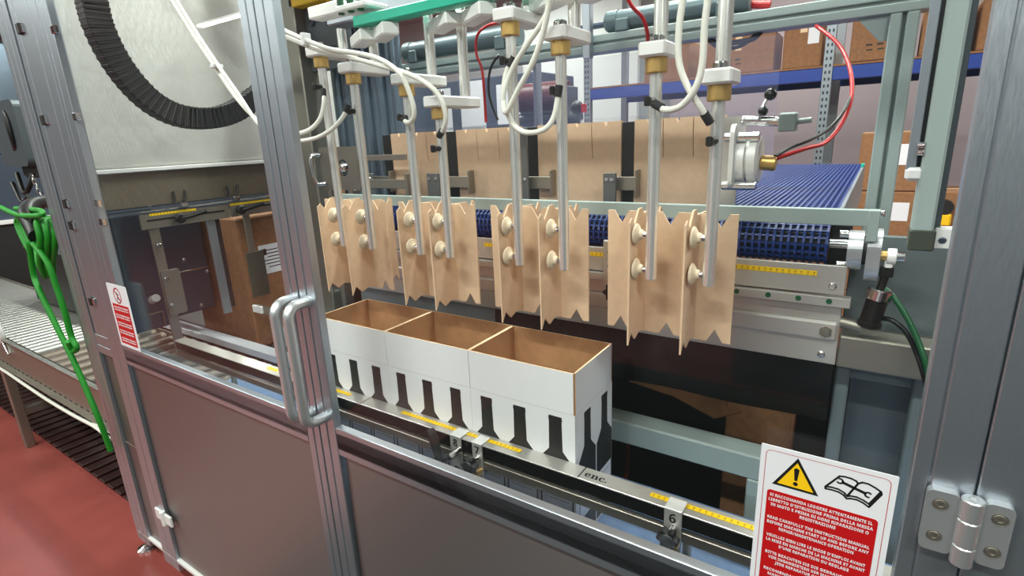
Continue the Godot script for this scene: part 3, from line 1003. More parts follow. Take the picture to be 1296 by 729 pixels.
	st = S(); ex(st, rrect(-0.285, -0.232, 1.31, 1.50, 0.004), 0.008, Transform3D(Basis(), Vector3(0, 0, -0.530)))
	part("mount_plate", st, K.steel, o)
	st = S(); ex(st, rrect(-0.052, 0.052, 1.368, 1.486, 0.02), 0.008, Transform3D(Basis(Vector3(0, 0, -1), Vector3(0, 1, 0), Vector3(1, 0, 0)), Vector3(-0.238, 0, -0.520)))
	part("flange", st, K.alu_light, o)
	st = S(); la(st, Vector3(-0.230, 1.418, -0.520), Vector3.RIGHT, [[0, 0.0], [0, 0.044], [0.016, 0.044], [0.016, 0.036], [0.022, 0.036], [0.022, 0.046], [0.036, 0.046], [0.040, 0.040], [0.040, 0]], 32)
	part("disc", st, K.alu_light, o)
	st = S(); cy(st, Vector3(-0.19, 1.413, -0.520), Vector3(-0.163, 1.411, -0.520), 0.014, 18, 0.001)
	part("hub", st, K.brass, o)
	for p in [Vector2(1.462, -0.49), Vector2(1.372, -0.49)]:
		st = S(); cy(st, Vector3(-0.252, p.x, p.y), Vector3(-0.19, p.x, p.y), 0.0085, 14, 0.001)
		part("stud", st, K.chrome, o)
	st = S()
	cy(st, Vector3(-0.23, 1.492, -0.53), Vector3(-0.155, 1.486, -0.53), 0.009, 16)
	part("shaft", st, K.chrome, o)
	st = S(); bx(st, Vector3(-0.150, 1.485, -0.53), Vector3(0.030, 0.034, 0.03), 0.003)
	cy(st, Vector3(-0.135, 1.485, -0.53), Vector3(-0.112, 1.487, -0.53), 0.005, 12)
	part("clamp_block", st, K.grey_paint, o)
	# ball handle on the coupling
	o = thing("ball_lever", "two black ball knobs on thin stems above the drive coupling", "knob", Vector3(-0.19, 1.49, -0.53))
	st = S()
	tb(st, [Vector3(-0.199, 1.49, -0.52), Vector3(-0.196, 1.51, -0.52), Vector3(-0.187, 1.533, -0.53)], 0.0028)
	part("stem", st, K.chrome, o)
	for p in [Vector3(-0.184, 1.536, -0.53), Vector3(-0.193, 1.507, -0.52)]:
		st = S(); ball(st, p, 0.011 if p.y > 1.52 else 0.009)
		part("ball_knob", st, K.black_gloss, o)
	st = S(); tb(st, [Vector3(-0.165, 1.425, -0.515), Vector3(-0.1468, 1.4378, -0.56), Vector3(-0.1186, 1.4503, -0.6), Vector3(-0.0918, 1.4705, -0.66), Vector3(-0.0741, 1.4998, -0.7), Vector3(-0.066, 1.5309, -0.748)], 0.0033)
	solo("black_hose", st, K.hose_black, "thin black cable curving up to join the red hose", "cable")
	st = S(); tb(st, [Vector3(-0.17, 1.418, -0.515), Vector3(-0.1219, 1.4349, -0.58), Vector3(-0.0944, 1.4439, -0.64), Vector3(-0.0734, 1.48, -0.7), Vector3(-0.0651, 1.534, -0.75), Vector3(-0.0777, 1.5921, -0.8), Vector3(-0.1089, 1.6485, -0.86), Vector3(-0.1647, 1.704, -0.96)], 0.0042)
	solo("red_hose", st, K.hose_red, "red air hose arching from the drive coupling to the rear beam", "hose")

func ball(st: SurfaceTool, c: Vector3, r: float) -> void:
	var pr := []
	for k in 13:
		var a := PI * k / 12.0
		pr.append([r - r * cos(a), r * sin(a)])
	la(st, c - Vector3(0, r, 0), Vector3.UP, pr, 18)

# ---------------------------------------------------------------- white wine cartons
func cartons() -> void:
	var where := ["nearest the camera, seen from its printed end", "in the middle of the three on the belt", "farthest from the camera, partly behind the door post"]
	for k in 3:
		var x0 := -0.6765 - 0.2505 * k
		carton_box(x0, 0.0025 if k == 0 else 0.0003, "open white wine carton printed with bottles, " + where[k])

func carton_box(x0: float, gap: float, label: String) -> void:
	var x1 := x0 + 0.250
	var zf := -0.1975; var zb := -0.3715
	var y0 := 0.6635; var yc := 0.967; var y1 := 1.053
	var t := 0.0035
	var o := thing("carton", label, "box", Vector3((x0 + x1) / 2, y0, (zf + zb) / 2), "open white wine cartons on the belt")
	# outside faces
	var sf := S(); quad(sf, Vector3(x0, y0, zf), Vector3(x1, y0, zf), Vector3(x1, yc, zf), Vector3(x0, yc, zf), Vector3.BACK)
	quad(sf, Vector3(x1, y0, zb), Vector3(x0, y0, zb), Vector3(x0, yc, zb), Vector3(x1, yc, zb), Vector3.FORWARD)
	var ss := S(); quad(ss, Vector3(x1, y0, zf), Vector3(x1, y0, zb), Vector3(x1, yc, zb), Vector3(x1, yc, zf), Vector3.RIGHT)
	quad(ss, Vector3(x0, y0, zb), Vector3(x0, y0, zf), Vector3(x0, yc, zf), Vector3(x0, yc, zb), Vector3.LEFT)
	part("body", [[sf, K.front_print], [ss, K.side_print]], null, o, "white card with printed bottles")
	# inside
	var st := S()
	bb(st, x0 + 0.0003, x1 - 0.0003, y0, yc, zf - t, zf - 0.0003, 0)
	bb(st, x0 + 0.0003, x1 - 0.0003, y0, yc, zb + 0.0003, zb + t, 0)
	bb(st, x0 + 0.0003, x0 + t, y0, yc, zb + t, zf - t, 0)
	bb(st, x1 - t, x1 - 0.0003, y0, yc, zb + t, zf - t, 0)
	bb(st, x0 + t, x1 - t, y0, y0 + t, zb + t, zf - t, 0)
	part("liner", st, K.liner, o, "brown inside of the carton")
	# the four top flaps stand up; slits at the corners
	var g := 0.0006
	for f in [[x0 + g, x1 - gap, zf - t, zf, 2, 1], [x0 + g, x1 - g, zb, zb + t, 2, -1], [x0, x0 + t, zb + g + t, zf - g - t, 0, -1], [x1 - t, x1, zb + g + t, zf - g - t, 0, 1]]:
		var a := S(); var b := S(); var e := S()
		var yb := yc + 0.0004
		var n := Vector3.ZERO
		n[f[4]] = f[5]
		if f[4] == 2:
			var zo: float = f[3] if f[5] > 0 else f[2]
			var zi: float = f[2] if f[5] > 0 else f[3]
			quad(a, Vector3(f[0], yb, zo), Vector3(f[1], yb, zo), Vector3(f[1], y1, zo), Vector3(f[0], y1, zo), n)
			quad(b, Vector3(f[0], yb, zi), Vector3(f[1], yb, zi), Vector3(f[1], y1, zi), Vector3(f[0], y1, zi), -n)
		else:
			var xo: float = f[1] if f[5] > 0 else f[0]
			var xi: float = f[0] if f[5] > 0 else f[1]
			quad(a, Vector3(xo, yb, f[2]), Vector3(xo, yb, f[3]), Vector3(xo, y1, f[3]), Vector3(xo, y1, f[2]), n)
			quad(b, Vector3(xi, yb, f[2]), Vector3(xi, yb, f[3]), Vector3(xi, y1, f[3]), Vector3(xi, y1, f[2]), -n)
		quad(e, Vector3(f[0], y1, f[2]), Vector3(f[1], y1, f[2]), Vector3(f[1], y1, f[3]), Vector3(f[0], y1, f[3]), Vector3.UP)
		quad(e, Vector3(f[0], yb, f[2]), Vector3(f[1], yb, f[2]), Vector3(f[1], yb, f[3]), Vector3(f[0], yb, f[3]), Vector3.DOWN)
		if f[4] == 2:
			for xx in [f[0], f[1]]:
				quad(b if gap > 0.001 and xx > x0 + 0.1 else a, Vector3(xx, yb, f[2]), Vector3(xx, yb, f[3]), Vector3(xx, y1, f[3]), Vector3(xx, y1, f[2]), Vector3(signf(xx - (x0 + x1) / 2), 0, 0))
		else:
			for zz in [f[2], f[3]]:
				quad(b, Vector3(f[0], yb, zz), Vector3(f[1], yb, zz), Vector3(f[1], y1, zz), Vector3(f[0], y1, zz), Vector3(0, 0, signf(zz - (zf + zb) / 2)))
		part("flap", [[a, K.white_card], [b, K.liner], [e, K.card_edge]], null, o)

# ---------------------------------------------------------------- partitions held by the suction cups
# a sheet in local x (0..w) and y (0..h): vee notches at the given places along top and bottom
func notched(w: float, h: float, at: Array, nv := 0.0135, depth := 0.022, ears := 0.0) -> PackedVector2Array:
	var p := PackedVector2Array()
	p.append(Vector2(0, 0))
	for c in at:
		p.append(Vector2(c - nv, ears)); p.append(Vector2(c, depth)); p.append(Vector2(c + nv, ears))
	p.append(Vector2(w, 0))
	p.append(Vector2(w, h))
	for k in range(at.size() - 1, -1, -1):
		var c: float = at[k]
		p.append(Vector2(c + nv, h - ears)); p.append(Vector2(c, h - depth)); p.append(Vector2(c - nv, h - ears))
	p.append(Vector2(0, h))
	return p

const HELD := [[-0.398, 1.128], [-0.660, 1.128], [-0.924, 1.128], [-1.192, 1.128]]

func partitions() -> void:
	var words4 := ["nearest the camera under the last two suction rods", "third from the camera-far end, above the nearest carton", "second from the door post, above the middle carton", "farthest from the camera, next to the door post"]
	for k in 4:
		var x0: float = HELD[k][0]
		var y0: float = HELD[k][1]
		var o := thing("card_partition", "opened brown cardboard partition held by suction cups, " + words4[k], "partition", Vector3(x0 + 0.11, y0, -0.284), "opened partitions held over the cartons")
		var w := 0.222; var h := 0.219
		var st := S()
		ex(st, notched(w, h, [0.026, 0.113, 0.196]), 0.003, Transform3D(Basis(), Vector3(x0, y0, -0.2855)))
		part("long_sheet", st, K.card, o)
		for c in [0.071, 0.161]:
			st = S()
			# cross sheet: local x runs back along -z from its front edge
			var q := PackedVector2Array([Vector2(0, -0.002), Vector2(0.012, 0.018), Vector2(0.030, 0.0), Vector2(0.050, 0.008), Vector2(0.079, 0.002), Vector2(0.108, 0.008), Vector2(0.128, 0.0), Vector2(0.146, 0.018), Vector2(0.158, -0.002), Vector2(0.158, 0.214), Vector2(0.150, 0.219), Vector2(0.140, 0.204), Vector2(0.128, 0.217), Vector2(0.079, 0.2185), Vector2(0.062, 0.2185), Vector2(0.055, 0.228), Vector2(0.040, 0.228), Vector2(0.020, 0.204), Vector2(0.010, 0.217), Vector2(0, 0.210)])
			var T := Transform3D(Basis(Vector3(0, 0, -1), Vector3(0, 1, 0), Vector3(1, 0, 0)), Vector3(x0 + c - 0.0015, y0, -0.2055))
			ex(st, q, 0.003, T)
			part("cross_sheet", st, K.card, o)
	# flat partitions waiting on the belt behind: a short stack in each lane
	var lanes := [[-0.456, 0.19, "lane nearest the drive coupling"], [-0.7035, 0.2165, "second lane from the drive coupling"], [-0.959, 0.206, "third lane from the drive coupling"], [-1.206, 0.207, "lane farthest from the drive coupling"]]
	for L in lanes:
		for s in 3:
			var z := -0.556 - 0.0042 * s
			var w: float = L[1]
			var w3 := w / 3.0
			var h := 0.193
			var p := notched(w, h, [w3 * 0.5, w3 * 1.5, w3 * 2.5], 0.005, 0.011, 0.0)
			# saw a slit between the panels, open at the top
			var q := PackedVector2Array()
			for v in p:
				q.append(v)
			var st := S()
			var cut := []
			for e in [w3, w3 * 2.0]:
				cut.append(PackedVector2Array([Vector2(e - 0.0008, h + 0.01), Vector2(e - 0.0008, h - 0.03), Vector2(e + 0.002, h - 0.08), Vector2(e + 0.0036, h - 0.08), Vector2(e + 0.001, h - 0.03), Vector2(e + 0.001, h + 0.01)]))
			var res := [q]
			for c in cut:
				var nxt := []
				for r in res:
					nxt.append_array(Geometry2D.clip_polygons(r, c))
				res = nxt
			for r in res:
				ex(st, r, 0.003, Transform3D(Basis(), Vector3(L[0], 1.3115 + rng.randf_range(0, 0.0005), z)))
			solo("flat_partition", st, K.card, ["front", "second", "third"][s] + " flat brown partition standing in the " + L[2], "partition", "flat partitions waiting in the lanes")
	# lane dividers with hooks: bracket x range, its top, hook end, guide x range
	var dn := 0
	for D in [[-0.509, -0.479, 1.395, -0.441, -0.4855, -0.4565], [-0.742, -0.706, 1.50, -0.655, -0.752, -0.7045], [-1.034, -0.991, 1.395, -0.905, -0.998, -0.9600], [-1.290, -1.250, 1.395, -1.20, -1.245, -1.207]]:
		var o := thing("lane_divider", "steel hook bracket between partition lanes, " + ["first", "second", "third", "fourth"][dn] + " from the drive coupling", "bracket", Vector3((D[0] + D[1]) / 2, 1.16, -0.52), "hook brackets between the partition lanes")
		dn += 1
		var st := S()
		bb(st, D[0], D[1], 1.16, D[2], -0.512, -0.505, 0.001)
		part("bracket_plate", st, K.bracket_grey, o)
		st = S(); bb(st, D[1] - 0.02, D[3], 1.355, 1.385, -0.534, -0.528, 0.001)
		part("hook_arm", st, K.steel_worn, o)
		st = S(); bb(st, D[3] - 0.002, D[3] + 0.002, 1.34, 1.40, -0.550, -0.524, 0.001)
		part("hook_tip", st, K.steel_worn, o)
		for xx in [D[0] + 0.009, D[1] - 0.009]:
			st = S(); bolt(st, Vector3(xx, 1.380, -0.505), Vector3.BACK, 0.005, 0.004)
			part("screw", st, K.chrome, o)
		st = S(); bb(st, D[4], D[5], 1.312, 1.502, -0.90, -0.556, 0.001)
		part("side_guide", st, K.black, o)

# ---------------------------------------------------------------- suction rods, arms and hoses
func suction_units() -> void:
	var xs := [-0.203, -0.296, -0.458, -0.555, -0.728, -0.810, -0.963, -1.062]
	var ys := [1.517, 1.563, 1.606, 1.647, 1.520, 1.568, 1.604, 1.647]
	var gz := [-0.236, -0.240, -0.275, -0.285, -0.31, -0.305, -0.292, -0.292]
	var ord := ["first", "second", "third", "fourth", "fifth", "sixth", "seventh", "eighth"]
	for k in 8:
		var x: float = xs[k]; var y: float = ys[k]; var z := -0.225
		var o := thing("suction_arm", "vertical steel suction rod with brass nut and two cups, " + ord[k] + " from the camera side", "suction rod", Vector3(x, 1.243, z), "suction rods over the cartons")
		var st := S()
		la(st, Vector3(x, 1.243, z), Vector3.UP, [[0, 0], [0, 0.0085], [0.001, 0.0095], [y - 1.243 + 0.004, 0.0095], [y - 1.243 + 0.004, 0]], 20)
		part("rod", st, K.rodmetal, o)
		st = S(); la(st, Vector3(x, y, z), Vector3.UP, [[0, 0.0095], [0, 0.0150], [0.0015, 0.0165], [0.022, 0.0165], [0.022, 0.0]], 14)
		part("brass_nut", st, K.brass, o)
		st = S()
		var zb: float = gz[k] - 0.024
		bb(st, x - 0.021, x + 0.021, y + 0.022, y + 0.043, zb, -0.201, 0.003)
		part("arm_block", st, K.alu_light, o)
		st = S(); la(st, Vector3(x, y + 0.043, z), Vector3.UP, [[0, 0.011], [0.008, 0.011], [0.010, 0.009], [0.010, 0.006], [0.010, 0]], 6)
		part("cap_nut", st, K.chrome, o)
		st = S(); cy(st, Vector3(x, y + 0.043, gz[k]), Vector3(x, 1.735 if k > 3 or true else 1.9, gz[k]), 0.0105, 18)
		part("guide_rod", st, K.rodmetal, o)
		for cyy in [1.317, 1.2585]:
			st = S(); cy(st, Vector3(x - 0.008, cyy, z), Vector3(x - 0.017, cyy, z), 0.0055, 14)
			var stem := part("cup_stem", st, K.chrome, o)
			st = S()
			la(st, Vector3(x - 0.014, cyy, z), Vector3.LEFT, [[-0.001, 0.0], [0, 0.0075], [0.005, 0.0085], [0.007, 0.0115], [0.010, 0.0165], [0.0128, 0.0178], [0.0136, 0.0170], [0.0136, 0.0]], 24)
			part("suction_cup", st, K.cup, o, "beige rubber suction cup")
		# elbow fitting
		st = S()
		var fy := y - 0.055 if k % 2 == 0 else y - 0.04
		cy(st, Vector3(x, fy, z + 0.006), Vector3(x - 0.004, fy, z + 0.020), 0.0055, 12, 0.0008)
		bx(st, Vector3(x - 0.004, fy, z + 0.022), Vector3(0.010, 0.014, 0.010), 0.002)
		part("hose_fitting", st, K.gunmetal, o)
	# upper carriage: teal bar with link blocks
	var o := thing("carriage_bar", "bright teal carriage bar with angled aluminium link blocks", "bar", Vector3(-0.6, 1.71, -0.24))
	var st := S(); bb(st, -0.954, 0.0, 1.717, 1.737, -0.262, -0.232, 0.002)
	part("bar", st, K.teal, o)
	for k in [[-0.995, -0.275], [-0.915, -0.262], [-0.765, -0.28], [-0.675, -0.265], [-0.52, -0.27], [-0.42, -0.26]]:
		st = S()
		bx(st, Vector3.ZERO, Vector3(0.105, 0.024, 0.036), 0.003, Transform3D(Basis(Vector3.UP, -0.52), Vector3(k[0] + 0.02, 1.702, k[1])))
		part("link_block", st, K.alu_light, o)
	st = S(); bb(st, -1.12, -0.2, 1.75, 1.80, -0.36, -0.30, 0.003)
	part("carriage_beam", st, K.alu, o)
	st = S(); bb(st, -1.10, -0.995, 1.752, 1.777, -0.275, -0.235, 0.003)
	bb(st, -0.99, -0.90, 1.748, 1.760, -0.29, -0.22, 0.003)
	part("valve_plate", st, K.alu_light, o)
	st = S()
	for x in [-0.985, -0.955, -0.925]:
		cy(st, Vector3(x, 1.745, -0.232), Vector3(x, 1.775, -0.232), 0.007, 12)
	part("valve_fittings", st, K.green_dot, o)
	# hoses
	var w := 0.0047
	hose([Vector3(-0.4433, 1.7025, -0.19), Vector3(-0.4627, 1.6583, -0.185), Vector3(-0.4992, 1.6256, -0.19), Vector3(-0.5352, 1.59, -0.195), Vector3(-0.5519, 1.5507, -0.19), Vector3(-0.5483, 1.5273, -0.19), Vector3(-0.5302, 1.4977, -0.19), Vector3(-0.505, 1.4863, -0.19), Vector3(-0.4707, 1.4912, -0.19), Vector3(-0.4549, 1.5129, -0.195), Vector3(-0.4478, 1.5578, -0.2)], w, "milky white air hose looping from the third suction rod")
	hose([Vector3(-0.4417, 1.6986, -0.17), Vector3(-0.4543, 1.6461, -0.17), Vector3(-0.4761, 1.5976, -0.17), Vector3(-0.5109, 1.5532, -0.172), Vector3(-0.5368, 1.5213, -0.175), Vector3(-0.5525, 1.5405, -0.19), Vector3(-0.5519, 1.5831, -0.2), Vector3(-0.536, 1.6107, -0.205)], w, "milky white air hose looping behind the fourth suction rod")
	hose([Vector3(-0.243, 1.6663, -0.18), Vector3(-0.2495, 1.6191, -0.18), Vector3(-0.2488, 1.574, -0.18), Vector3(-0.2376, 1.5422, -0.18), Vector3(-0.219, 1.5128, -0.18), Vector3(-0.2054, 1.4869, -0.195)], w, "milky white air hose ending in black elbow on the first suction rod")
	hose([Vector3(-0.2084, 1.6586, -0.17), Vector3(-0.213, 1.6127, -0.17), Vector3(-0.2136, 1.5644, -0.17), Vector3(-0.2215, 1.5332, -0.17), Vector3(-0.2414, 1.5121, -0.175), Vector3(-0.2654, 1.5084, -0.18), Vector3(-0.2855, 1.5186, -0.19)], w, "milky white air hose ending in elbow on the second suction rod")
	hose([Vector3(-1.1503, 1.7431, -0.15), Vector3(-1.0845, 1.7193, -0.155), Vector3(-1.0249, 1.6939, -0.16), Vector3(-0.9488, 1.6658, -0.165), Vector3(-0.8749, 1.6506, -0.17), Vector3(-0.8157, 1.6327, -0.17), Vector3(-0.7732, 1.6061, -0.17), Vector3(-0.7594, 1.5772, -0.175), Vector3(-0.7525, 1.5399, -0.18), Vector3(-0.7639, 1.5203, -0.185), Vector3(-0.7936, 1.5174, -0.2), Vector3(-0.8172, 1.5292, -0.21)], w, "milky white air hose running from the door post to the sixth suction rod")
	hose([Vector3(-1.1684, 1.7358, -0.16), Vector3(-1.0962, 1.7096, -0.165), Vector3(-1.0038, 1.6742, -0.17), Vector3(-0.9158, 1.6498, -0.175), Vector3(-0.8329, 1.6265, -0.175), Vector3(-0.7579, 1.6036, -0.175), Vector3(-0.7109, 1.5814, -0.175), Vector3(-0.6871, 1.5579, -0.18), Vector3(-0.6794, 1.5257, -0.185), Vector3(-0.6899, 1.5023, -0.19), Vector3(-0.7117, 1.4886, -0.2)], w, "milky white air hose running from the door post to the fifth suction rod")
	hose([Vector3(-1.6183, 1.9709, -0.16), Vector3(-1.5134, 1.8367, -0.16), Vector3(-1.449, 1.7559, -0.16), Vector3(-1.3788, 1.676, -0.16), Vector3(-1.307, 1.5978, -0.16), Vector3(-1.2256, 1.5391, -0.16), Vector3(-1.1326, 1.512, -0.165), Vector3(-1.0729, 1.5129, -0.17), Vector3(-1.0371, 1.5346, -0.18), Vector3(-1.0262, 1.5703, -0.19), Vector3(-1.0357, 1.5992, -0.2)], w, "milky white air hose hanging to the eighth suction rod")
	hose([Vector3(-1.5728, 1.9632, -0.15), Vector3(-1.4719, 1.8287, -0.15), Vector3(-1.4119, 1.7517, -0.15), Vector3(-1.3462, 1.6755, -0.15), Vector3(-1.2809, 1.6044, -0.15), Vector3(-1.2203, 1.53, -0.155), Vector3(-1.1293, 1.4963, -0.16), Vector3(-1.0506, 1.4953, -0.165), Vector3(-0.9982, 1.5113, -0.175), Vector3(-0.97, 1.5376, -0.19), Vector3(-0.9594, 1.5628, -0.2)], w, "milky white air hose hanging to the seventh suction rod")
	st = S()
	bx(st, Vector3(-1.3624, 1.6757, -0.155), Vector3(0.018, 0.008, 0.024), 0.001, Transform3D())
	solo("cable_tie", st, K.white, "white cable tie round the two hanging hoses", "tie")
	st = S(); bx(st, Vector3(-1.0224, 1.6938, -0.162), Vector3(0.010, 0.024, 0.020), 0.001)
	solo("cable_tie", st, K.white, "white cable tie round the hoses beside the door post", "tie")

func hose(pts: Array, r: float, label: String) -> void:
	var st := S(); tb(st, pts, r, 10, 6)
	solo("air_hose", st, K.hose, label, "hose", "milky white air hoses")
	st = S()
	var a: Vector3 = pts[-1]; var b: Vector3 = pts[-2]
	cy(st, a, a + (b - a).normalized() * 0.018, r * 1.35, 12)
	var o := get_child(get_child_count() - 1) as MeshInstance3D
	part("end_fitting", st, K.rubber, o, "black hose end fitting")

# ---------------------------------------------------------------- frame and equipment behind
func rear_frame() -> void:
	var o := thing("portal_frame", "grey painted frame behind the lanes with top beam and uprights", "frame", Vector3(-0.6, 0, -1.02))
	var st := S()
	bb(st, -1.75, 0.068, 1.716, 1.737, -1.06, -1.0, 0.002)
	bb(st, -1.75, 0.068, 1.737, 1.745, -1.06, -1.01, 0.0)
	bb(st, -1.75, 0.068, 1.745, 1.766, -1.06, -1.0, 0.002)
	part("top_beam", st, K.grey_paint, o)
	st = S()
	for x in [[-0.020, 0.004], [0.012, 0.037]]:
		bb(st, x[0], x[1], 0.0, 1.716, -1.04, -1.0, 0.003)
	bb(st, 0.004, 0.012, 0.0, 1.716, -1.04, -1.02, 0.0)
	part("upright", st, K.grey_paint, o)
	st = S(); bb(st, -1.72, -1.66, 0.0, 1.716, -1.05, -1.0, 0.003)
	part("upright", st, K.grey_paint, o)
	st = S(); ex(st, PackedVector2Array([Vector2(-0.085, 1.716), Vector2(-0.02, 1.716), Vector2(-0.02, 1.66), Vector2(-0.035, 1.66)]), 0.006, Transform3D(Basis(), Vector3(0, 0, -1.02)))
	part("gusset", st, K.grey_paint, o)
	st = S(); bb(st, -0.79, -0.765, 1.70, 2.2, -1.0, -0.975, 0.002)
	part("hanger", st, K.alu, o)
	# air cylinders on the beam
	for c in [[-1.568, -1.05, 1.809, 0.033, "grey air cylinder lying on the rear beam, the farther of two"], [-0.735, -0.33, 1.800, 0.028, "grey air cylinder lying on the rear beam, the nearer of two"]]:
		var a := thing("ram", c[4], "cylinder", Vector3(c[0], 1.766, -1.03))
		st = S()
		la(st, Vector3(c[0], c[2], -1.03), Vector3.RIGHT, [[0, 0], [0, c[3] * 0.9], [0.008, c[3] * 1.08], [0.04, c[3] * 1.08], [0.04, c[3]], [c[1] - c[0] - 0.04, c[3]], [c[1] - c[0] - 0.04, c[3] * 1.08], [c[1] - c[0], c[3] * 1.08], [c[1] - c[0], 0]], 22)
		part("barrel", st, K.cyl_grey, a)
		st = S()
		for xx in [c[0] + 0.06, c[1] - 0.06]:
			bb(st, xx - 0.02, xx + 0.02, 1.766, c[2], -1.065, -0.995, 0.003)
		part("mount", st, K.cyl_grey, a)
		st = S(); cy(st, Vector3(c[0] - 0.09, c[2] - 0.004, -1.03), Vector3(c[0], c[2] - 0.004, -1.03), 0.009, 12)
		part("piston_rod", st, K.dark_steel, a)
	st = S(); tb(st, [Vector3(-0.6316, 1.8536, -0.9), Vector3(-0.6119, 1.8093, -0.92), Vector3(-0.5934, 1.7833, -0.95), Vector3(-0.5863, 1.7487, -0.97), Vector3(-0.5869, 1.7192, -0.98)], 0.0055)
	solo("red_hose", st, K.hose_red, "red hose dropping behind the second suction rod's block", "hose")
	st = S(); tb(st, [Vector3(-1.0146, 1.8236, -0.9), Vector3(-1.0811, 1.8238, -0.9), Vector3(-1.1267, 1.7998, -0.9), Vector3(-1.134, 1.7464, -0.9), Vector3(-1.1152, 1.6966, -0.9), Vector3(-1.1111, 1.6185, -0.9), Vector3(-1.1107, 1.5313, -0.9)], 0.0045)
	solo("red_hose", st, K.hose_red, "red hose hanging in front of the white sheets", "hose")
	st = S(); tb(st, [Vector3(-1.12, 1.74, -0.998), Vector3(-1.0362, 1.729, -0.88), Vector3(-1.0697, 1.686, -0.88), Vector3(-1.0775, 1.6152, -0.88), Vector3(-1.0481, 1.5356, -0.88)], 0.004)
	solo("black_hose", st, K.hose_black, "black cable hanging in front of the white sheets", "cable")
	st = S(); tb(st, [Vector3(-0.4477, 1.7296, -1.03), Vector3(-0.4083, 1.7027, -1.03), Vector3(-0.3531, 1.6999, -1.03), Vector3(-0.3141, 1.7047, -1.03), Vector3(-0.2911, 1.7302, -1.03)], 0.007)
	tb(st, [Vector3(-0.4459, 1.7265, -1.04), Vector3(-0.406, 1.6935, -1.04), Vector3(-0.3485, 1.6906, -1.04), Vector3(-0.3001, 1.727, -1.04)], 0.005)
	solo("black_hose", st, K.hose_black, "black cable bundle slung under the rear beam", "cable")
	st = S(); tb(st, [Vector3(-0.3748, 1.8158, -1.05), Vector3(-0.3337, 1.7922, -1.05), Vector3(-0.2851, 1.7828, -1.05)], 0.010)
	solo("red_hose", st, K.hose_red, "short red hose above the rear beam", "hose")
	# cabinet with papers far side
	o = thing("control_cabinet", "dark blue machine cabinet with white sheets behind the suction rods", "cabinet", Vector3(-1.9, 0, -1.8))
	st = S(); bb(st, -2.55, -1.32, 0.0, 1.76, -1.95, -1.6, 0.005)
	part("cabinet_body", st, K.dark_steel, o)
	for p in [[-1.93, -1.83, 1.52, 1.73], [-1.77, -1.62, 1.50, 1.75], [-1.55, -1.42, 1.54, 1.72]]:
		st = S(); bb(st, p[0], p[1], p[2], p[3], -1.6, -1.597, 0.0005)
		part("sheet", st, K.paper, o)
	o = thing("drum_motor", "dark red drum and grey motor behind the fourth suction rod", "motor", Vector3(-1.1, 1.3, -1.35))
	st = S(); cy(st, Vector3(-1.26, 1.63, -1.35), Vector3(-1.04, 1.63, -1.35), 0.055, 26, 0.004)
	part("drum", st, K.dark_red, o)
	st = S(); cy(st, Vector3(-1.26, 1.545, -1.34), Vector3(-0.98, 1.545, -1.34), 0.026, 20, 0.003)
	part("motor", st, K.grey_dark, o)
	st = S(); bb(st, -1.22, -1.02, 1.30, 1.53, -1.42, -1.38, 0.003)
	bb(st, -1.05, -1.02, 1.5, 1.66, -1.40, -1.30, 0.003)
	part("stand", st, K.grey_dark, o)
	# small emergency knob
	o = thing("round_knob", "round black knob with red collar standing behind the lanes", "knob", Vector3(-0.83, 1.5, -1.2))
	st = S(); ball(st, Vector3(-0.9252, 1.5725, -1.2), 0.024)
	part("knob_head", st, K.black, o)
	st = S(); bx(st, Vector3(-0.8971, 1.568, -1.2), Vector3(0.008, 0.03, 0.03), 0.001)
	part("collar", st, K.hose_red, o)
	st = S(); bb(st, -1.02, -0.80, 1.485, 1.496, -1.24, -1.06, 0.002)
	bb(st, -1.02, -1.008, 1.485, 1.75, -1.10, -1.06, 0.001)
	part("shelf_plate", st, K.galv, o)
	# folded clear sheet guard behind the stacks
	st = S()
	bb(st, -1.22, -0.30, 1.512, 1.515, -0.98, -0.62, 0.0005)
	solo("clear_cover", st, K.perspex, "clear plastic cover lying above the waiting partitions", "cover")
	st = S()
	bb(st, -1.5, -0.24, 1.34, 1.70, -0.985, -0.981, 0.0)
	solo("clear_screen", st, K.perspex, "clear plastic screen standing behind the partition lanes", "screen")
	# blue-grey strips at the far end
	o = thing("strip_screen", "tall glossy blue grey metal strips beyond the far suction rods", "screen", Vector3(-1.55, 0.95, -0.76))
	var sx := -1.66
	var i := 0
	while sx < -1.36:
		st = S()
		cy(st, Vector3(sx, 0.95, -0.76 - 0.012 * (i % 2)), Vector3(sx, 2.3, -0.76 - 0.012 * (i % 2)), 0.021, 14)
		part("strip", st, K.blue_steel, o)
		sx += 0.037
		i += 1
	o = thing("bearing_plate", "square steel plate with round hole and curved pull handle", "plate", Vector3(-1.39, 1.25, -0.5))
	st = S()
	var outer := rrect(-1.475, -1.30, 1.345, 1.475, 0.012)
	var ring := PackedVector2Array()
	for k in 25:
		var a := TAU * k / 24.0
		ring.append(Vector2(-1.372 + 0.027 * cos(a), 1.412 + 0.027 * sin(a)))
	# plate with a hole: left and right halves
	var L := PackedVector2Array([Vector2(-1.372, 1.475), Vector2(-1.475, 1.475), Vector2(-1.475, 1.345), Vector2(-1.372, 1.345)])
	var Rr := PackedVector2Array([Vector2(-1.372, 1.475), Vector2(-1.300, 1.475), Vector2(-1.300, 1.345), Vector2(-1.372, 1.345)])
	for half in [L, Rr]:
		for r in Geometry2D.clip_polygons(half, ring):
			ex(st, r, 0.008, Transform3D(Basis(), Vector3(0, 0, -0.508)))
	part("plate", st, K.steel_worn, o)
	st = S(); ball(st, Vector3(-1.385, 1.412, -0.515), 0.016)
	part("ball", st, K.chrome, o)
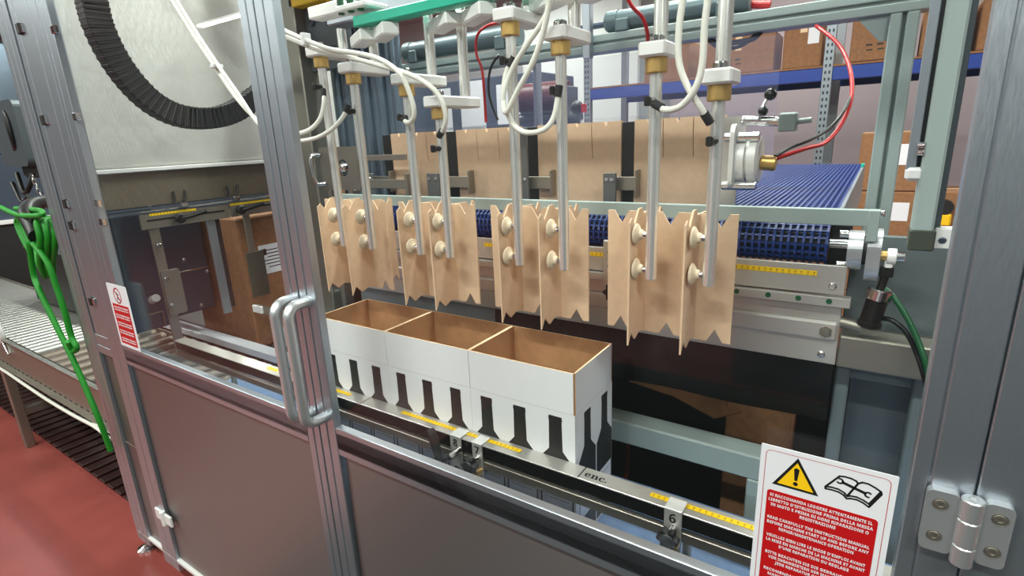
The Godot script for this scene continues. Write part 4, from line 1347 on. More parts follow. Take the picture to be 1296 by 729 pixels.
	st = S(); tb(st, [Vector3(-1.468, 1.452, -0.5), Vector3(-1.484, 1.452, -0.482), Vector3(-1.486, 1.43, -0.476), Vector3(-1.483, 1.39, -0.476), Vector3(-1.478, 1.366, -0.482), Vector3(-1.458, 1.364, -0.5)], 0.007, 12)
	part("pull_handle", st, K.chrome, o)
	st = S()
	bb(st, -1.30, -1.10, 1.432, 1.448, -0.506, -0.500, 0.001)
	bb(st, -1.30, -1.10, 1.352, 1.378, -0.506, -0.500, 0.001)
	part("side_bars", st, K.steel_worn, o)
	st = S(); bb(st, -1.105, -1.095, 1.335, 1.395, -0.53, -0.49, 0.001)
	part("hook_tip", st, K.steel_worn, o)
	st = S(); bb(st, -1.46, -1.44, 0.8, 1.345, -0.53, -0.50, 0.002)
	bb(st, -1.36, -1.34, 0.8, 1.345, -0.53, -0.50, 0.002)
	part("legs", st, K.steel_worn, o)
	# dark column with bolts beyond the post
	o = thing("dark_column", "dark steel machine column just beyond the door post", "column", Vector3(-1.72, 0.66, -0.62))
	st = S(); bb(st, -1.80, -1.64, 0.70, 2.3, -0.70, -0.60, 0.004)
	part("column", st, K.steel_worn, o)
	st = S(); bb(st, -1.64, -1.44, 1.72, 1.96, -0.66, -0.64, 0.003)
	part("bolted_plate", st, K.grey_dark, o)
	for p in [Vector2(-1.60, 1.87), Vector2(-1.52, 1.86), Vector2(-1.595, 1.79), Vector2(-1.51, 1.78)]:
		st = S(); bolt(st, Vector3(p.x, p.y, -0.64), Vector3.BACK, 0.012, 0.01)
		part("bolt", st, K.dark_steel, o)
	st = S(); bb(st, -1.66, -1.50, 1.915, 1.95, -0.64, -0.60, 0.003)
	part("yellow_cover", st, K.yellow, o, "yellow cover strip")
	# cables at the bottom
	st = S(); tb(st, [Vector3(-1.30, 1.10, -0.46), Vector3(-1.24, 1.125, -0.46), Vector3(-1.18, 1.15, -0.465), Vector3(-1.10, 1.16, -0.47)], 0.005)
	solo("red_hose", st, K.hose_red, "short red hose behind the farthest carton", "hose")
	st = S(); tb(st, [Vector3(-0.98, 1.085, -0.446), Vector3(-0.92, 1.10, -0.444), Vector3(-0.87, 1.12, -0.444), Vector3(-0.82, 1.11, -0.446)], 0.005)
	var bm := mk("hose_blue", Color(0.05, 0.2, 0.6), 0.4)
	solo("blue_hose", st, bm, "short blue hose behind the middle carton", "hose")
	# swing bolts by the post
	o = thing("toggle_clamp", "small steel toggle clamp low beside the door post", "clamp", Vector3(-1.30, 1.2, -0.38))
	st = S(); tb(st, [Vector3(-1.335, 1.235, -0.38), Vector3(-1.31, 1.255, -0.38), Vector3(-1.285, 1.285, -0.38)], 0.006)
	part("lever", st, K.chrome, o)
	st = S(); bb(st, -1.335, -1.285, 1.19, 1.235, -0.40, -0.375, 0.003)
	bolt(st, Vector3(-1.32, 1.21, -0.375), Vector3.BACK, 0.008, 0.008)
	bolt(st, Vector3(-1.297, 1.222, -0.375), Vector3.BACK, 0.007, 0.008)
	part("body", st, K.steel_worn, o)

# ---------------------------------------------------------------- pallet rack with cartons
func carton(c: Vector3, s: Vector3, label: String, tag := "", turn := 0.0, print_ := "") -> void:
	var o := thing("shipping_carton", label, "carton", c, "brown cartons of the stockroom")
	var st := S(); bb(st, c.x - s.x / 2, c.x + s.x / 2, c.y, c.y + s.y, c.z - s.z / 2, c.z + s.z / 2, 0.006)
	part("carton_body", st, K.card_dark, o)
	st = S()
	bb(st, c.x - 0.025, c.x + 0.025, c.y + s.y - 0.12, c.y + s.y + 0.001, c.z + s.z / 2 - 0.001, c.z + s.z / 2 + 0.0015, 0.0)
	bb(st, c.x - s.x / 2, c.x + s.x / 2, c.y + s.y - 0.001, c.y + s.y + 0.0012, c.z - 0.025, c.z + 0.025, 0.0)
	part("packing_tape", st, K.card_edge, o)
	if tag != "":
		st = S(); bb(st, c.x + s.x * 0.12, c.x + s.x * 0.40, c.y + s.y * 0.45, c.y + s.y * 0.80, c.z + s.z / 2, c.z + s.z / 2 + 0.002, 0.0)
		part("paper_label", st, K.paper, o, "white paper label")
	if print_ != "":
		st = S()
		for k in 2:
			bb(st, c.x - 0.02 - 0.07 * k, c.x + 0.02 - 0.07 * k, c.y + s.y * 0.35, c.y + s.y * 0.39, c.z + s.z / 2, c.z + s.z / 2 + 0.001, 0.0)
			bb(st, c.x - 0.015 - 0.07 * k, c.x + 0.025 - 0.07 * k, c.y + s.y * 0.24, c.y + s.y * 0.27, c.z + s.z / 2, c.z + s.z / 2 + 0.001, 0.0)
		part("printed_marks", st, K.ink, o)

func stockroom() -> void:
	var z := -4.5
	var o := thing("pallet_rack", "blue and galvanised pallet rack holding brown cartons", "rack", Vector3(-0.6, 0, z))
	for x in [-2.49, -0.425, 1.66]:
		var st := S(); bb(st, x - 0.035, x + 0.035, 0, 3.3, z - 0.06, z, 0.003)
		bb(st, x - 0.035, x + 0.035, 0, 3.3, z - 1.0, z - 0.94, 0.003)
		var u := part("upright", st, K.galv, o)
		st = S()
		var y := 0.4
		while y < 3.2:
			for dx in [-0.014, 0.014]:
				bb(st, x + dx - 0.006, x + dx + 0.006, y, y + 0.022, z, z + 0.0015, 0)
			y += 0.05
		part("slots", st, K.machine_dark, u).set_meta("kind", "stuff")
	for lv in [1.80, 0.55]:
		for b in [[-2.455, -0.46], [-0.39, 1.625]]:
			for zz in [z - 0.05, z - 0.98]:
				var st := S(); bb(st, b[0], b[1], lv, lv + 0.10, zz, zz + 0.045, 0.004)
				part("shelf_beam", st, K.beam_blue, o)
		var st2 := S()
		for b in [[-2.45, -0.46], [-0.39, 1.62]]:
			bb(st2, b[0], b[1], lv + 0.10, lv + 0.115, z - 0.98, z, 0.001)
		part("shelf_board", st2, K.card_dark, o)
	# a brace of the rack
	var st := S(); tb(st, [Vector3(-2.4, 1.3, z - 0.4), Vector3(-2.0, 0.6, z - 0.5)], 0.012, 8, 1)
	part("brace", st, K.galv, o)
	var ys := 1.917
	carton(Vector3(-1.72, ys, z - 0.24), Vector3(0.40, 0.32, 0.40), "brown carton on the rack shelf behind the second suction rod", "")
	carton(Vector3(-1.10, ys, z - 0.22), Vector3(0.56, 0.30, 0.40), "brown carton with printed lines on the rack shelf left of the upright", "", 0.0, "p")
	carton(Vector3(-0.62, ys, z - 0.24), Vector3(0.28, 0.38, 0.40), "tall pinkish brown carton on the rack shelf beside the upright", "t")
	carton(Vector3(-0.10, ys, z - 0.20), Vector3(0.38, 0.30, 0.40), "brown carton on the rack shelf just past the upright", "", 0.0, "p")
	carton(Vector3(0.27, ys, z - 0.22), Vector3(0.26, 0.36, 0.40), "brown carton on the rack shelf behind the double grey upright", "")
	carton(Vector3(0.72, ys, z - 0.22), Vector3(0.52, 0.33, 0.40), "brown carton on the rack shelf beside the hanging column", "", 0.0, "p")
	# cartons stacked on the floor in front of the rack
	for col in [[0.02, 0.46, ["lower", "upper"]], [0.52, 0.46, ["", ""]]]:
		pass
	var lab := [["lowest", "second", "third", "topmost"], ["lowest", "second", "third", "topmost"], ["lowest", "second", "third", "topmost"]]
	var cols := [[0.02, 0.42, "stack behind the double upright"], [0.47, 0.42, "stack between upright and hanging column"], [0.93, 0.44, "stack seen past the hanging column"]]
	for c in 3:
		for k in 4:
			var hh := 0.345
			if c == 1 and k == 3: continue
			carton(Vector3(cols[c][0] + (0.03 if k == 3 and c == 0 else 0.0), hh * k, -3.9 - 0.05 * c), Vector3(cols[c][1] - (0.08 if k == 3 else 0.0), hh - 0.004 + (0.03 if k == 3 else 0.0), 0.40), lab[c][k] + " brown labelled carton of the " + cols[c][2], "t")
	carton(Vector3(-0.50, 0.0, -3.9), Vector3(0.52, 1.10, 0.42), "long low brown carton standing behind the belt's far end", "")
	# yellow tape dispenser on the stack
	o = thing("tape_gun", "yellow tape dispenser hanging on a brown carton stack", "tape dispenser", Vector3(0.36, 0.82, -3.72))
	st = S(); bx(st, Vector3(0.36, 0.86, -3.72), Vector3(0.10, 0.08, 0.06), 0.01)
	part("holder", st, K.yellow, o)
	st = S(); cy(st, Vector3(0.37, 0.94, -3.75), Vector3(0.37, 0.94, -3.69), 0.045, 18)
	part("tape_roll", st, K.machine_dark, o)
	# white partition wall and doors behind
	st = S(); bb(st, -4.5, -2.75, 0, 3.3, -6.6, -6.52, 0.003)
	solo("white_door", st, K.wall, "tall white sliding door at the back of the hall", "door")
	st = S(); bb(st, -2.4, 4.0, 0, 3.4, -6.9, -6.8, 0.003)
	solo("rear_screen", st, K.wall_pink, "pinkish grey wall panel behind the pallet rack", "wall panel")

# ---------------------------------------------------------------- carton erector across the far bay (faces +x)
func transverse_unit() -> void:
	var o := thing("erector_cover", "large brushed metal cover with pale ledge behind the far door", "cover", Vector3(-2.05, 1.28, -0.6))
	var st := S(); bb(st, -2.10, -2.0, 1.437, 2.3, -1.45, -0.04, 0.01)
	part("cover", st, K.cover, o)
	st = S(); bb(st, -2.02, -1.985, 1.424, 1.437, -1.45, -0.05, 0.002)
	part("ledge", st, K.alu_light, o)
	st = S(); bb(st, -2.06, -2.01, 1.312, 1.424, -1.45, -0.05, 0.001)
	part("lower_plate", st, K.cover_low, o)
	st = S(); bb(st, -2.05, -1.998, 1.302, 1.308, -1.45, -0.05, 0.001)
	bb(st, -2.05, -1.998, 1.288, 1.294, -1.45, -0.05, 0.001)
	part("edge_strips", st, K.dark_steel, o)
	for zz in [-0.31, -0.50]:
		st = S()
		tb(st, [Vector3(-2.005, 1.352, zz - 0.02), Vector3(-2.0, 1.325, zz - 0.012), Vector3(-1.998, 1.312, zz)], 0.004)
		tb(st, [Vector3(-2.005, 1.352, zz + 0.02), Vector3(-2.0, 1.325, zz + 0.022), Vector3(-1.998, 1.316, zz + 0.03)], 0.004)
		part("hook", st, K.black, o)
		st = S(); bx(st, Vector3(-1.99, 1.304, zz), Vector3(0.012, 0.016, 0.026), 0.003)
		part("hook_nut", st, K.chrome, o)
	# ruler plates
	for e in [[-0.168, -0.47, -0.199, -0.351, "nearer the corner post"], [-0.474, -0.80, -0.475, -0.64, "nearer the handle"]]:
		o = thing("ruler_plate", "steel slotted plate with yellow ruler and black clamp, " + e[4], "plate", Vector3(-2.0, 1.236, (e[0] + e[1]) / 2))
		st = S(); bb(st, -2.008, -2.0, 1.237, 1.296, e[1], e[0], 0.001)
		part("plate", st, K.steel_worn, o)
		# ruler facing +x
		st = S()
		var u: float = (e[2] - e[3]) / 0.04
		var a := Vector3(-1.9995, 1.279, e[2]); var b := Vector3(-1.9995, 1.279, e[3])
		var c := Vector3(-1.9995, 1.289, e[3]); var d := Vector3(-1.9995, 1.289, e[2])
		tri(st, a, b, c, Vector3.RIGHT, Vector3.RIGHT, Vector3.RIGHT, Vector2(0, 1), Vector2(u, 1), Vector2(u, 0))
		tri(st, a, c, d, Vector3.RIGHT, Vector3.RIGHT, Vector3.RIGHT, Vector2(0, 1), Vector2(u, 0), Vector2(0, 0))
		part("ruler", st, K.tape, o, "yellow measuring ruler")
		st = S(); bb(st, -2.0005, -1.9992, 1.262, 1.268, e[1] + 0.02, e[0] - 0.02, 0.0)
		part("slot", st, K.black, o)
		var kz: float = (e[2] + e[3]) / 2 - 0.01
		if e[4] == "nearer the handle": kz = e[2] - 0.03
		st = S()
		la(st, Vector3(-2.0, 1.262, kz), Vector3.RIGHT, [[0, 0.006], [0.01, 0.006], [0.01, 0.016], [0.022, 0.018], [0.026, 0.012], [0.026, 0]], 14)
		tb(st, [Vector3(-1.98, 1.262, kz), Vector3(-1.975, 1.264, kz - 0.03), Vector3(-1.97, 1.276, kz - 0.085)], 0.007)
		part("clamp_lever", st, K.black, o)
	# hangers
	o = thing("side_stop", "flat steel hanger strip with small bolted plate over the rollers", "bracket", Vector3(-2.02, 0.78, -0.2))
	st = S(); bb(st, -2.016, -2.010, 0.78, 1.24, -0.224, -0.192, 0.001)
	part("strip", st, K.steel_worn, o)
	st = S(); ex(st, rrect(-0.03, 0.03, 0.93, 1.09, 0.008), 0.006, Transform3D(Basis(Vector3(0, 0, -1), Vector3(0, 1, 0), Vector3(1, 0, 0)), Vector3(-2.010, 0, -0.226)))
	part("plate", st, K.steel_worn, o)
	for p in [Vector2(1.062, -0.208), Vector2(0.968, -0.208), Vector2(1.18, -0.208)]:
		st = S(); bolt(st, Vector3(-2.003, p.x, p.y), Vector3.RIGHT, 0.008, 0.008)
		part("bolt", st, K.chrome, o)
	o = thing("side_stop", "pale aluminium hanger strip beside the dark metal box", "bracket", Vector3(-2.02, 0.88, -0.4))
	st = S(); bb(st, -2.02, -2.01, 0.88, 1.24, -0.415, -0.385, 0.001)
	part("strip", st, K.alu, o)
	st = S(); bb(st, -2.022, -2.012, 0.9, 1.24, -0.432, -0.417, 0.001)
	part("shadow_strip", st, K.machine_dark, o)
	st = S(); bb(st, -2.02, -2.01, 1.04, 1.24, -0.55, -0.525, 0.001)
	solo("side_stop", st, K.steel_worn, "short steel hanger strip in front of the brown carton", "bracket")
	# dark metal box and sheets
	o = thing("motor_box", "dark glossy metal box hanging over the rollers", "box", Vector3(-2.4, 0.84, -0.38))
	st = S(); bb(st, -2.62, -2.30, 0.838, 1.235, -0.50, -0.345, 0.004)
	part("housing", st, K.dark_steel, o)
	for p in [Vector2(1.06, -0.41), Vector2(0.86, -0.44), Vector2(0.995, -0.49)]:
		st = S(); bolt(st, Vector3(-2.30, p.x, p.y), Vector3.RIGHT, 0.008, 0.008)
		part("bolt", st, K.chrome, o)
	st = S(); bb(st, -2.31, -2.297, 1.01, 1.016, -0.50, -0.345, 0.001)
	part("seam", st, K.chrome, o)
	st = S()
	bb(st, -2.37, -2.35, 0.80, 1.30, -0.345, -0.13, 0.002)
	bb(st, -2.35, -2.344, 0.85, 1.30, -0.215, -0.208, 0.001)
	solo("side_sheet", st, K.dark_steel, "dark blue grey sheet metal behind the side stops", "sheet")
	st = S(); bb(st, -3.4, -2.05, 0.0, 0.678, -1.28, -0.57, 0.004)
	solo("low_housing", st, K.machine_dark, "dark low housing behind the rear guide rail", "housing")
	o = thing("proximity_sensor", "small metal sensor on a bent bracket over the rollers", "sensor", Vector3(-2.38, 0.80, -0.28))
	st = S(); cy(st, Vector3(-2.44, 0.888, -0.285), Vector3(-2.31, 0.932, -0.285), 0.016, 14, 0.002)
	part("body", st, K.alu_light, o)
	st = S(); bb(st, -2.46, -2.34, 0.862, 0.870, -0.31, -0.26, 0.001)
	bb(st, -2.37, -2.34, 0.80, 0.87, -0.31, -0.306, 0.001)
	part("bracket", st, K.steel_worn, o)
	# big brown carton with a shipping label behind
	o = thing("shipping_carton", "brown carton with printed shipping label behind the far door", "carton", Vector3(-2.2, 0.668, -0.85))
	st = S(); bb(st, -2.48, -2.06, 0.68, 1.22, -1.25, -0.52, 0.006)
	part("carton_body", st, K.card_dark, o)
	st = S(); bb(st, -2.06, -2.058, 0.98, 1.10, -0.72, -0.59, 0.0)
	part("shipping_label", st, K.paper, o, "white shipping label")
	st = S()
	for k in 6:
		bb(st, -2.058, -2.0575, 1.075 - 0.014 * k, 1.079 - 0.014 * k, -0.70, -0.60 - 0.012 * (k % 3), 0.0)
	bb(st, -2.058, -2.0575, 1.058, 1.084, -0.622, -0.597, 0.0)
	part("label_print", st, K.ink, o)
	st = S(); bb(st, -2.0, -1.995, 0.914, 1.094, -0.572, -0.50, 0.001)
	solo("plastic_tab", st, K.olive, "grey green plastic tab in front of the brown carton", "plate")
	st = S(); bb(st, -3.1, -2.0, 0.0, 1.30, -1.34, -1.31, 0.002)
	solo("rear_sheet", st, K.card_dark, "brown board closing the bay behind the shipping label carton", "board")
	# second steel rail behind with a pale clip
	o = thing("steel_rail", "grey steel rail with pale clip in front of the brown carton", "rail", Vector3(-1.7, 0.8, -0.5))
	st = S(); bb(st, -2.0, -1.25, 0.855, 0.885, -0.515, -0.50, 0.001)
	part("rail", st, K.steel_worn, o)
	st = S(); bb(st, -2.0, -1.94, 0.858, 0.888, -0.50, -0.488, 0.003)
	part("clip", st, K.alu_light, o)
	# cable chain: one link after another
	o = thing("cable_chain", "black corrugated cable chain hanging in a curve behind the far door", "cable chain", Vector3(-1.72, 1.5747, -0.2371))
	var mid := [Vector3(-1.72, 1.9385, -0.0392), Vector3(-1.72, 1.8804, -0.0599), Vector3(-1.72, 1.804, -0.0641), Vector3(-1.72, 1.7337, -0.0813), Vector3(-1.72, 1.6707, -0.1111), Vector3(-1.72, 1.6169, -0.1555), Vector3(-1.72, 1.5835, -0.2166), Vector3(-1.72, 1.5749, -0.2951), Vector3(-1.72, 1.5918, -0.3776), Vector3(-1.72, 1.6393, -0.4663), Vector3(-1.72, 1.7024, -0.5576)]
	var pts := smooth_path(mid, 12)
	# walk the path in equal steps
	var step := 0.0125
	var acc := 0.0
	var last: Vector3 = pts[0]
	for k in range(1, pts.size()):
		var p: Vector3 = pts[k]
		acc += p.distance_to(last)
		if acc >= step:
			acc = 0.0
			var t := (p - (pts[maxi(k - 3, 0)] as Vector3)).normalized()
			var nn := t.cross(Vector3.RIGHT).normalized()
			st = S(); bx(st, Vector3.ZERO, Vector3(0.046, 0.060, 0.022), 0.003, Transform3D(Basis(Vector3.RIGHT, nn, t), p))
			bx(st, Vector3.ZERO, Vector3(0.048, 0.062, 0.008), 0.002, Transform3D(Basis(Vector3.RIGHT, nn, t), p))
			part("link", st, K.chain, o)
		last = p

# ---------------------------------------------------------------- beside the machine
func outside_items() -> void:
	# control pendant on a chain
	var o := thing("control_pendant", "dark grey control pendant hanging beside the corner post", "pendant", Vector3(-2.95, 1.38, -0.25))
	var st := S(); ex(st, rrect(-3.30, -2.98, 1.45, 1.72, 0.03), 0.08, Transform3D(Basis(), Vector3(0, 0, -0.27)))
	part("housing", st, K.grey_dark, o)
	st = S()
	tb(st, [Vector3(-3.12, 1.52, -0.20), Vector3(-3.08, 1.54, -0.19), Vector3(-3.07, 1.60, -0.185), Vector3(-3.08, 1.66, -0.19), Vector3(-3.12, 1.68, -0.20)], 0.012)
	part("grip", st, K.black, o)
	st = S(); bb(st, -3.20, -3.0, 1.40, 1.49, -0.27, -0.22, 0.01)
	part("connector", st, K.machine_dark, o)
	st = S()
	tb(st, [Vector3(-3.2, 1.42, -0.2), Vector3(-3.10, 1.34, -0.18), Vector3(-3.02, 1.36, -0.18), Vector3(-3.0, 1.42, -0.2)], 0.010)
	tb(st, [Vector3(-3.18, 1.38, -0.17), Vector3(-3.08, 1.30, -0.16), Vector3(-2.98, 1.33, -0.16)], 0.010)
	part("cord", st, K.black, o)
	o = thing("key_chain", "small steel chain with snap hook above the green rope", "chain", Vector3(-2.78, 1.3, -0.15))
	for k in 7:
		st = S()
		var c := Vector3(-2.83 + 0.008 * k, 1.41 - 0.019 * k, -0.15)
		var rg := []
		for j in 13:
			var a := TAU * j / 12.0
			rg.append(c + Vector3(0.006 * cos(a) * (1 if k % 2 == 0 else 0), 0.012 * sin(a), 0.006 * cos(a) * (0 if k % 2 == 0 else 1)))
		tb(st, rg, 0.0022, 6, 1)
		part("link", st, K.chrome, o)
	o = thing("case_sealer", "dark machine with black base and red and white sticker past the rollers", "machine", Vector3(-5.6, 0, -0.6))
	st = S(); bb(st, -6.6, -5.36, 0.0, 1.02, -1.6, 0.4, 0.01)
	part("base", st, K.machine_dark, o)
	st = S(); bb(st, -6.6, -5.40, 1.02, 1.52, -1.6, 0.3, 0.01)
	part("cabinet", st, K.dark_steel, o)
	st = S(); bb(st, -5.40, -5.33, 1.02, 1.05, -1.6, 0.3, 0.004)
	part("top_edge", st, K.alu_light, o)
	st = S(); bb(st, -6.5, -5.4, 1.52, 2.3, -1.5, 0.2, 0.01)
	part("hood", st, K.blue_steel, o)
	o = thing("sticker_box", "grey box with red and white sticker behind the green rope", "box", Vector3(-3.6, 0.664, -0.42))
	st = S(); bb(st, -4.1, -3.2, 0.664, 1.0, -0.60, -0.36, 0.01)
	part("housing", st, K.machine_dark, o)
	st = S(); bb(st, -3.2, -3.197, 0.90, 0.99, -0.47, -0.37, 0.0)
	part("red_sticker", st, K.hose_red, o)
	st = S(); bb(st, -3.2, -3.197, 0.85, 0.895, -0.47, -0.37, 0.0)
	part("white_sticker", st, K.white, o)
	# hook and green rope coil
	o = thing("rope_hook", "black padded hook arm carrying the green rope coil", "hook", Vector3(-2.5, 1.22, -0.05))
	st = S(); tb(st, [Vector3(-3.0, 1.30, -0.25), Vector3(-2.72, 1.31, -0.10), Vector3(-2.55, 1.29, -0.03), Vector3(-2.44, 1.235, -0.01), Vector3(-2.39, 1.22, 0.0)], 0.026, 12)
	part("arm", st, K.black, o)
	st = S()
	for j in 4:
		var s := 0.016 * j
		tb(st, [Vector3(-2.8901, 1.3013, -0.04), Vector3(-2.5816, 1.2867, -0.01), Vector3(-2.2922, 1.2986, 0.01), Vector3(-2.2413, 1.3085, 0.01), Vector3(-2.4268, 1.3067, -0.03), Vector3(-2.7834, 1.2961, -0.06)], 0.009, 8) if j == 0 else tb(st, [Vector3(-2.42 + s * 1.2, 1.27, -0.02 - s), Vector3(-2.36 + s * 1.2, 1.275, 0.02 - s), Vector3(-2.335 + s, 1.22, 0.03 - s), Vector3(-2.40 + s * 0.5, 1.13, 0.03 - s), Vector3(-2.46, 1.07, 0.0 - s * 0.5), Vector3(-2.55 - s, 1.15, -0.02), Vector3(-2.60 - s * 2.0, 1.25, -0.03), Vector3(-2.50 - s, 1.28, -0.03), Vector3(-2.42 + s * 1.2, 1.27, -0.02 - s)], 0.0095, 8)
	tb(st, [Vector3(-2.42, 1.20, 0.02), Vector3(-2.47, 1.08, 0.02), Vector3(-2.4095, 1.0204, 0.03), Vector3(-2.3317, 0.8913, 0.03), Vector3(-2.2783, 0.8122, 0.03), Vector3(-2.2237, 0.7039, 0.03), Vector3(-2.1771, 0.5935, 0.03), Vector3(-2.1825, 0.4606, 0.02)], 0.0095, 8)
	tb(st, [Vector3(-2.38, 1.20, 0.02), Vector3(-2.2897, 1.1434, 0.02), Vector3(-2.2685, 1.0549, 0.02), Vector3(-2.2562, 0.9723, 0.02), Vector3(-2.2595, 0.8857, 0.02), Vector3(-2.2373, 0.8459, 0.02), Vector3(-2.2864, 0.8248, 0.02), Vector3(-2.2693, 0.8669, 0.03)], 0.0095, 8)
	solo("green_rope", st, K.rope_green, "bright green rope coil hanging beside the corner post", "rope")
	# white eye bolt of the conveyor side
	o = thing("white_roller_guide", "white round guide wheel on the roller conveyor's edge", "wheel", Vector3(-3.3107, 0.7176, -0.02))
	st = S(); la(st, Vector3(-3.3991, 0.6916, -0.03), Vector3.BACK, [[0, 0], [0, 0.05], [0.004, 0.055], [0.02, 0.055], [0.024, 0.05], [0.024, 0.02], [0.024, 0]], 20)
	part("wheel", st, K.white, o)
	st = S(); cy(st, Vector3(-3.372, 0.6516, -0.02), Vector3(-3.3311, 0.5949, -0.02), 0.012, 10)
	part("stem", st, K.chrome, o)

# ---------------------------------------------------------------- safety signs
func signs() -> void:
	var X0 := -0.078; var Y0 := 1.123; var W := 0.132; var H := 0.205
	var o := thing("warning_sign", "white and red instruction manual warning sign on the near door glass", "sign", Vector3(X0 + W / 2, Y0 - H, 0.001))
	var st := S(); ex(st, rrect(X0, X0 + W, Y0 - H, Y0, 0.001, 2), 0.0012, Transform3D(Basis(), Vector3(0, 0, 0.0)))
	part("sheet", st, K.sign_white, o)
	st = S()
	var bo := rrect(X0 + 0.0055, X0 + W - 0.0055, Y0 - H + 0.0055, Y0 - 0.0055, 0.006, 5)
	var bi := rrect(X0 + 0.0061, X0 + W - 0.0061, Y0 - H + 0.0061, Y0 - 0.0061, 0.0055, 5)
	for k in bo.size():
		var j := (k + 1) % bo.size()
		quad(st, Vector3(bo[k].x, bo[k].y, 0.0014), Vector3(bo[j].x, bo[j].y, 0.0014), Vector3(bi[j].x, bi[j].y, 0.0014), Vector3(bi[k].x, bi[k].y, 0.0014), Vector3.BACK)
	part("border_line", st, K.red, o)
	st = S(); ex(st, rrect(X0 + 0.0105, X0 + 0.1205, Y0 - H + 0.010, Y0 - 0.0575, 0.004), 0.0004, Transform3D(Basis(), Vector3(0, 0, 0.0011)))
	part("red_field", st, K.red, o)
	# warning triangle
	st = S()
	ex(st, PackedVector2Array([Vector2(X0 + 0.0148, Y0 - 0.0492), Vector2(X0 + 0.0628, Y0 - 0.0492), Vector2(X0 + 0.0388, Y0 - 0.0078)]), 0.0003, Transform3D(Basis(), Vector3(0, 0, 0.0011)))
	part("triangle_border", st, K.ink, o)
	st = S()
	ex(st, PackedVector2Array([Vector2(X0 + 0.0202, Y0 - 0.0462), Vector2(X0 + 0.0574, Y0 - 0.0462), Vector2(X0 + 0.0388, Y0 - 0.0140)]), 0.0003, Transform3D(Basis(), Vector3(0, 0, 0.0013)))
	part("triangle", st, K.yellow, o)
	st = S()
	ex(st, PackedVector2Array([Vector2(X0 + 0.0360, Y0 - 0.0222), Vector2(X0 + 0.0388, Y0 - 0.0205), Vector2(X0 + 0.0416, Y0 - 0.0222), Vector2(X0 + 0.0402, Y0 - 0.0370), Vector2(X0 + 0.0374, Y0 - 0.0370)]), 0.0003, Transform3D(Basis(), Vector3(0, 0, 0.0015)))
	la(st, Vector3(X0 + 0.0388, Y0 - 0.0412, 0.0015), Vector3.BACK, [[0, 0.0025], [0.0003, 0.0025], [0.0003, 0]], 16)
	part("exclamation_mark", st, K.ink, o)
	# open book with a spanner across it, drawn with thick lines
	st = S()
	var q := func(x: float, y: float) -> Vector3: return Vector3(X0 + x / 1000.0, Y0 - y / 1000.0, 0.0013)
	var lines := [
		[[68.3, 34.0], [80.2, 16.6], [85.0, 15.6], [91.0, 15.8], [95.5, 17.2], [97.8, 19.6], [101.5, 17.0], [107.0, 17.0], [113.0, 19.3], [118.6, 22.4], [110.0, 41.0], [104.5, 38.2], [98.5, 36.6], [92.5, 37.2], [89.5, 38.6], [86.5, 35.4], [80.5, 33.0], [74.0, 32.8], [68.3, 34.0]],
		[[97.8, 19.6], [89.5, 38.6]],
		[[68.3, 34.0], [68.6, 36.6], [74.5, 36.0], [81.0, 36.4], [86.0, 38.4], [89.4, 41.8], [93.0, 40.3], [99.0, 39.8], [104.5, 41.4], [110.2, 44.6], [119.4, 25.4], [118.6, 22.4]],
	]
	for l in lines:
		var pl := []
		for p in l: pl.append(q.call(p[0], p[1]))
		flat_line(st, pl, 0.0011)
	part("book_outline", st, K.ink, o)
	st = S()
	flat_line(st, [q.call(83.5, 23.2), q.call(105.5, 29.3)], 0.0017)
	for c in [[81.0, 22.4, 1.0], [108.0, 30.2, -1.0]]:
		var arc := []
		for k in 9:
			var a: float = (-2.2 + 4.4 * k / 8.0) + (0.0 if c[2] > 0 else PI) - 0.27
			arc.append(q.call(c[0] + 2.9 * cos(a), c[1] - 2.9 * sin(a)))
		flat_line(st, arc, 0.0010)
	part("spanner", st, K.ink, o)
	var T := [
		["SI RACCOMANDA LEGGERE ATTENTAMENTE IL", 63.6, 102.0], ["LIBRETTO D'ISTRUZIONE PRIMA DELLA MESSA", 70.2, 104.0], ["IN MOTO E PRIMA DI OGNI RIPARAZIONE O", 76.6, 98.0], ["REGISTRAZIONE", 82.9, 36.0],
		["READ CAREFULLY THE INSTRUCTION MANUAL", 94.7, 103.0], ["BEFORE MACHINE START UP AND BEFORE ANY", 101.2, 103.0], ["REPAIR/MAINTENANCE OPERATION", 107.6, 76.0],
		["VEUILLEZ BIEN LIRE LE MODE D'EMPLOI AVANT", 119.4, 101.0], ["LA MISE EN MARCHE DE LA MACHINE ET AVANT", 125.9, 101.0], ["D'UNE REPARATION OU REGLAGE", 132.3, 72.0],
		["BITTE BEACHTEN SIE DIE GEBRAUCHSANW.", 144.0, 100.0], ["VOR INGANGSETZEN DER MASCHINE ODER", 150.4, 92.0], ["JEDE REPARATUR ODER WARTUNG", 156.8, 76.0],
		["RECOMENDAMOS LEER ATENTAMENTE EL", 168.4, 100.0], ["MANUAL DE INSTRUCCIONES ANTES", 174.8, 90.0], ["DE PONER EN MARCHA", 181.2, 56.0]]
	for t in T:
		words(t[0], 0.0052, K.sign_white, o, Vector3(X0 + 0.0648, Y0 - t[1] / 1000.0, 0.0017), Basis(), "lettering", HORIZONTAL_ALIGNMENT_CENTER, t[2] / 1000.0)
	# small sign on the far door
	X0 = -1.897; Y0 = 1.113; H = 0.2
	o = thing("warning_sign", "small red and white prohibition sign on the far door stile", "sign", Vector3(X0 + W / 2, Y0 - H, 0.001))
	st = S(); ex(st, rrect(X0, X0 + W, Y0 - H, Y0, 0.001, 2), 0.0012, Transform3D(Basis(), Vector3(0, 0, 0.0)))
	part("sheet", st, K.sign_white, o)
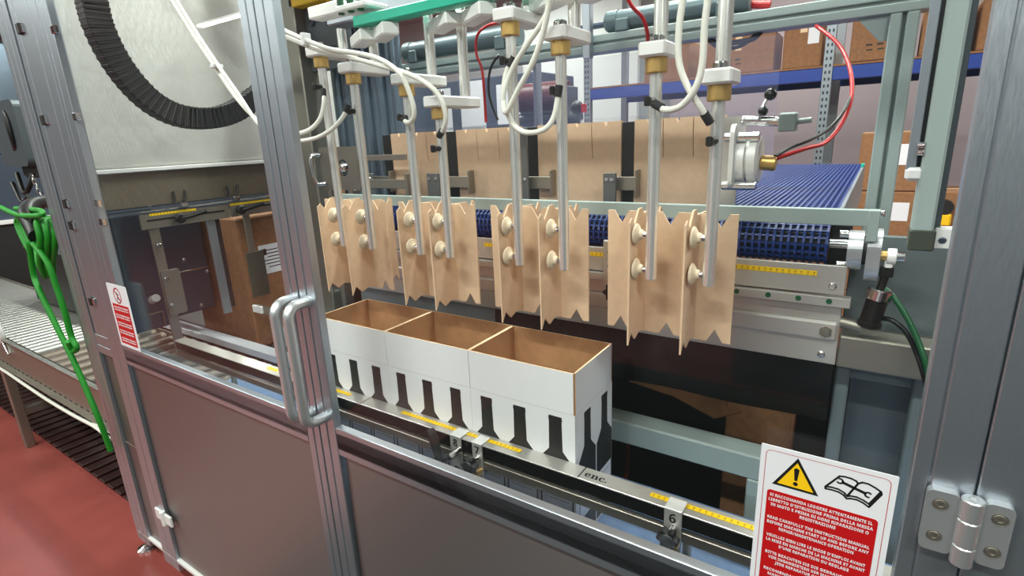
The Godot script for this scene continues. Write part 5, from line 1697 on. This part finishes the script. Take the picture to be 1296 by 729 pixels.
	st = S(); ex(st, rrect(X0 + 0.012, X0 + W - 0.012, Y0 - H + 0.010, Y0 - 0.062, 0.002), 0.0004, Transform3D(Basis(), Vector3(0, 0, 0.0011)))
	part("red_field", st, K.red, o)
	st = S()
	var rc := Vector3(X0 + 0.062, Y0 - 0.034, 0.0014)
	var circ := []
	for k in 33:
		circ.append(rc + Vector3(cos(TAU * k / 32.0), sin(TAU * k / 32.0), 0) * 0.0225)
	flat_line(st, circ, 0.0022)
	flat_line(st, [rc + Vector3(-0.0155, 0.0155, 0), rc + Vector3(0.0155, -0.0155, 0)], 0.0022)
	part("prohibition_ring", st, K.red, o)
	st = S()
	flat_line(st, [rc + Vector3(-0.002, 0.010, -0.0001), rc + Vector3(0.0, -0.002, -0.0001), rc + Vector3(-0.006, -0.014, -0.0001)], 0.0022)
	flat_line(st, [rc + Vector3(0.0, -0.002, -0.0001), rc + Vector3(0.007, -0.013, -0.0001)], 0.0022)
	flat_line(st, [rc + Vector3(-0.001, 0.006, -0.0001), rc + Vector3(0.010, 0.002, -0.0001)], 0.0018)
	part("figure", st, K.ink, o)
	var yy := 0.072
	for blk in [["VIETATO RIPARARE E REGISTRARE", "ORGANI IN MOTO"], ["DO NOT REPAIR OR ADJUST", "MOVING PARTS"], ["DEFENSE DE REPARER", "LES PIECES EN MOUVEMENT"], ["REPARATUR VERBOTEN", "BEI LAUFENDER MASCHINE"], ["PROHIBIDO REPARAR", "ORGANOS EN MARCHA"]]:
		for t in blk:
			words(t, 0.0062, K.sign_white, o, Vector3(X0 + W / 2, Y0 - yy, 0.0017), Basis(), "lettering", HORIZONTAL_ALIGNMENT_CENTER, 0.092)
			yy += 0.0078
		yy += 0.0095

# a flat line of given half width in the plane z = const
func flat_line(st: SurfaceTool, p: Array, hw: float) -> void:
	for k in p.size() - 1:
		var a: Vector3 = p[k]; var b: Vector3 = p[k + 1]
		var d := (b - a).normalized()
		var n := Vector3(-d.y, d.x, 0) * hw
		a -= d * hw * 0.6; b += d * hw * 0.6
		quad(st, a - n, b - n, b + n, a + n, Vector3.BACK)
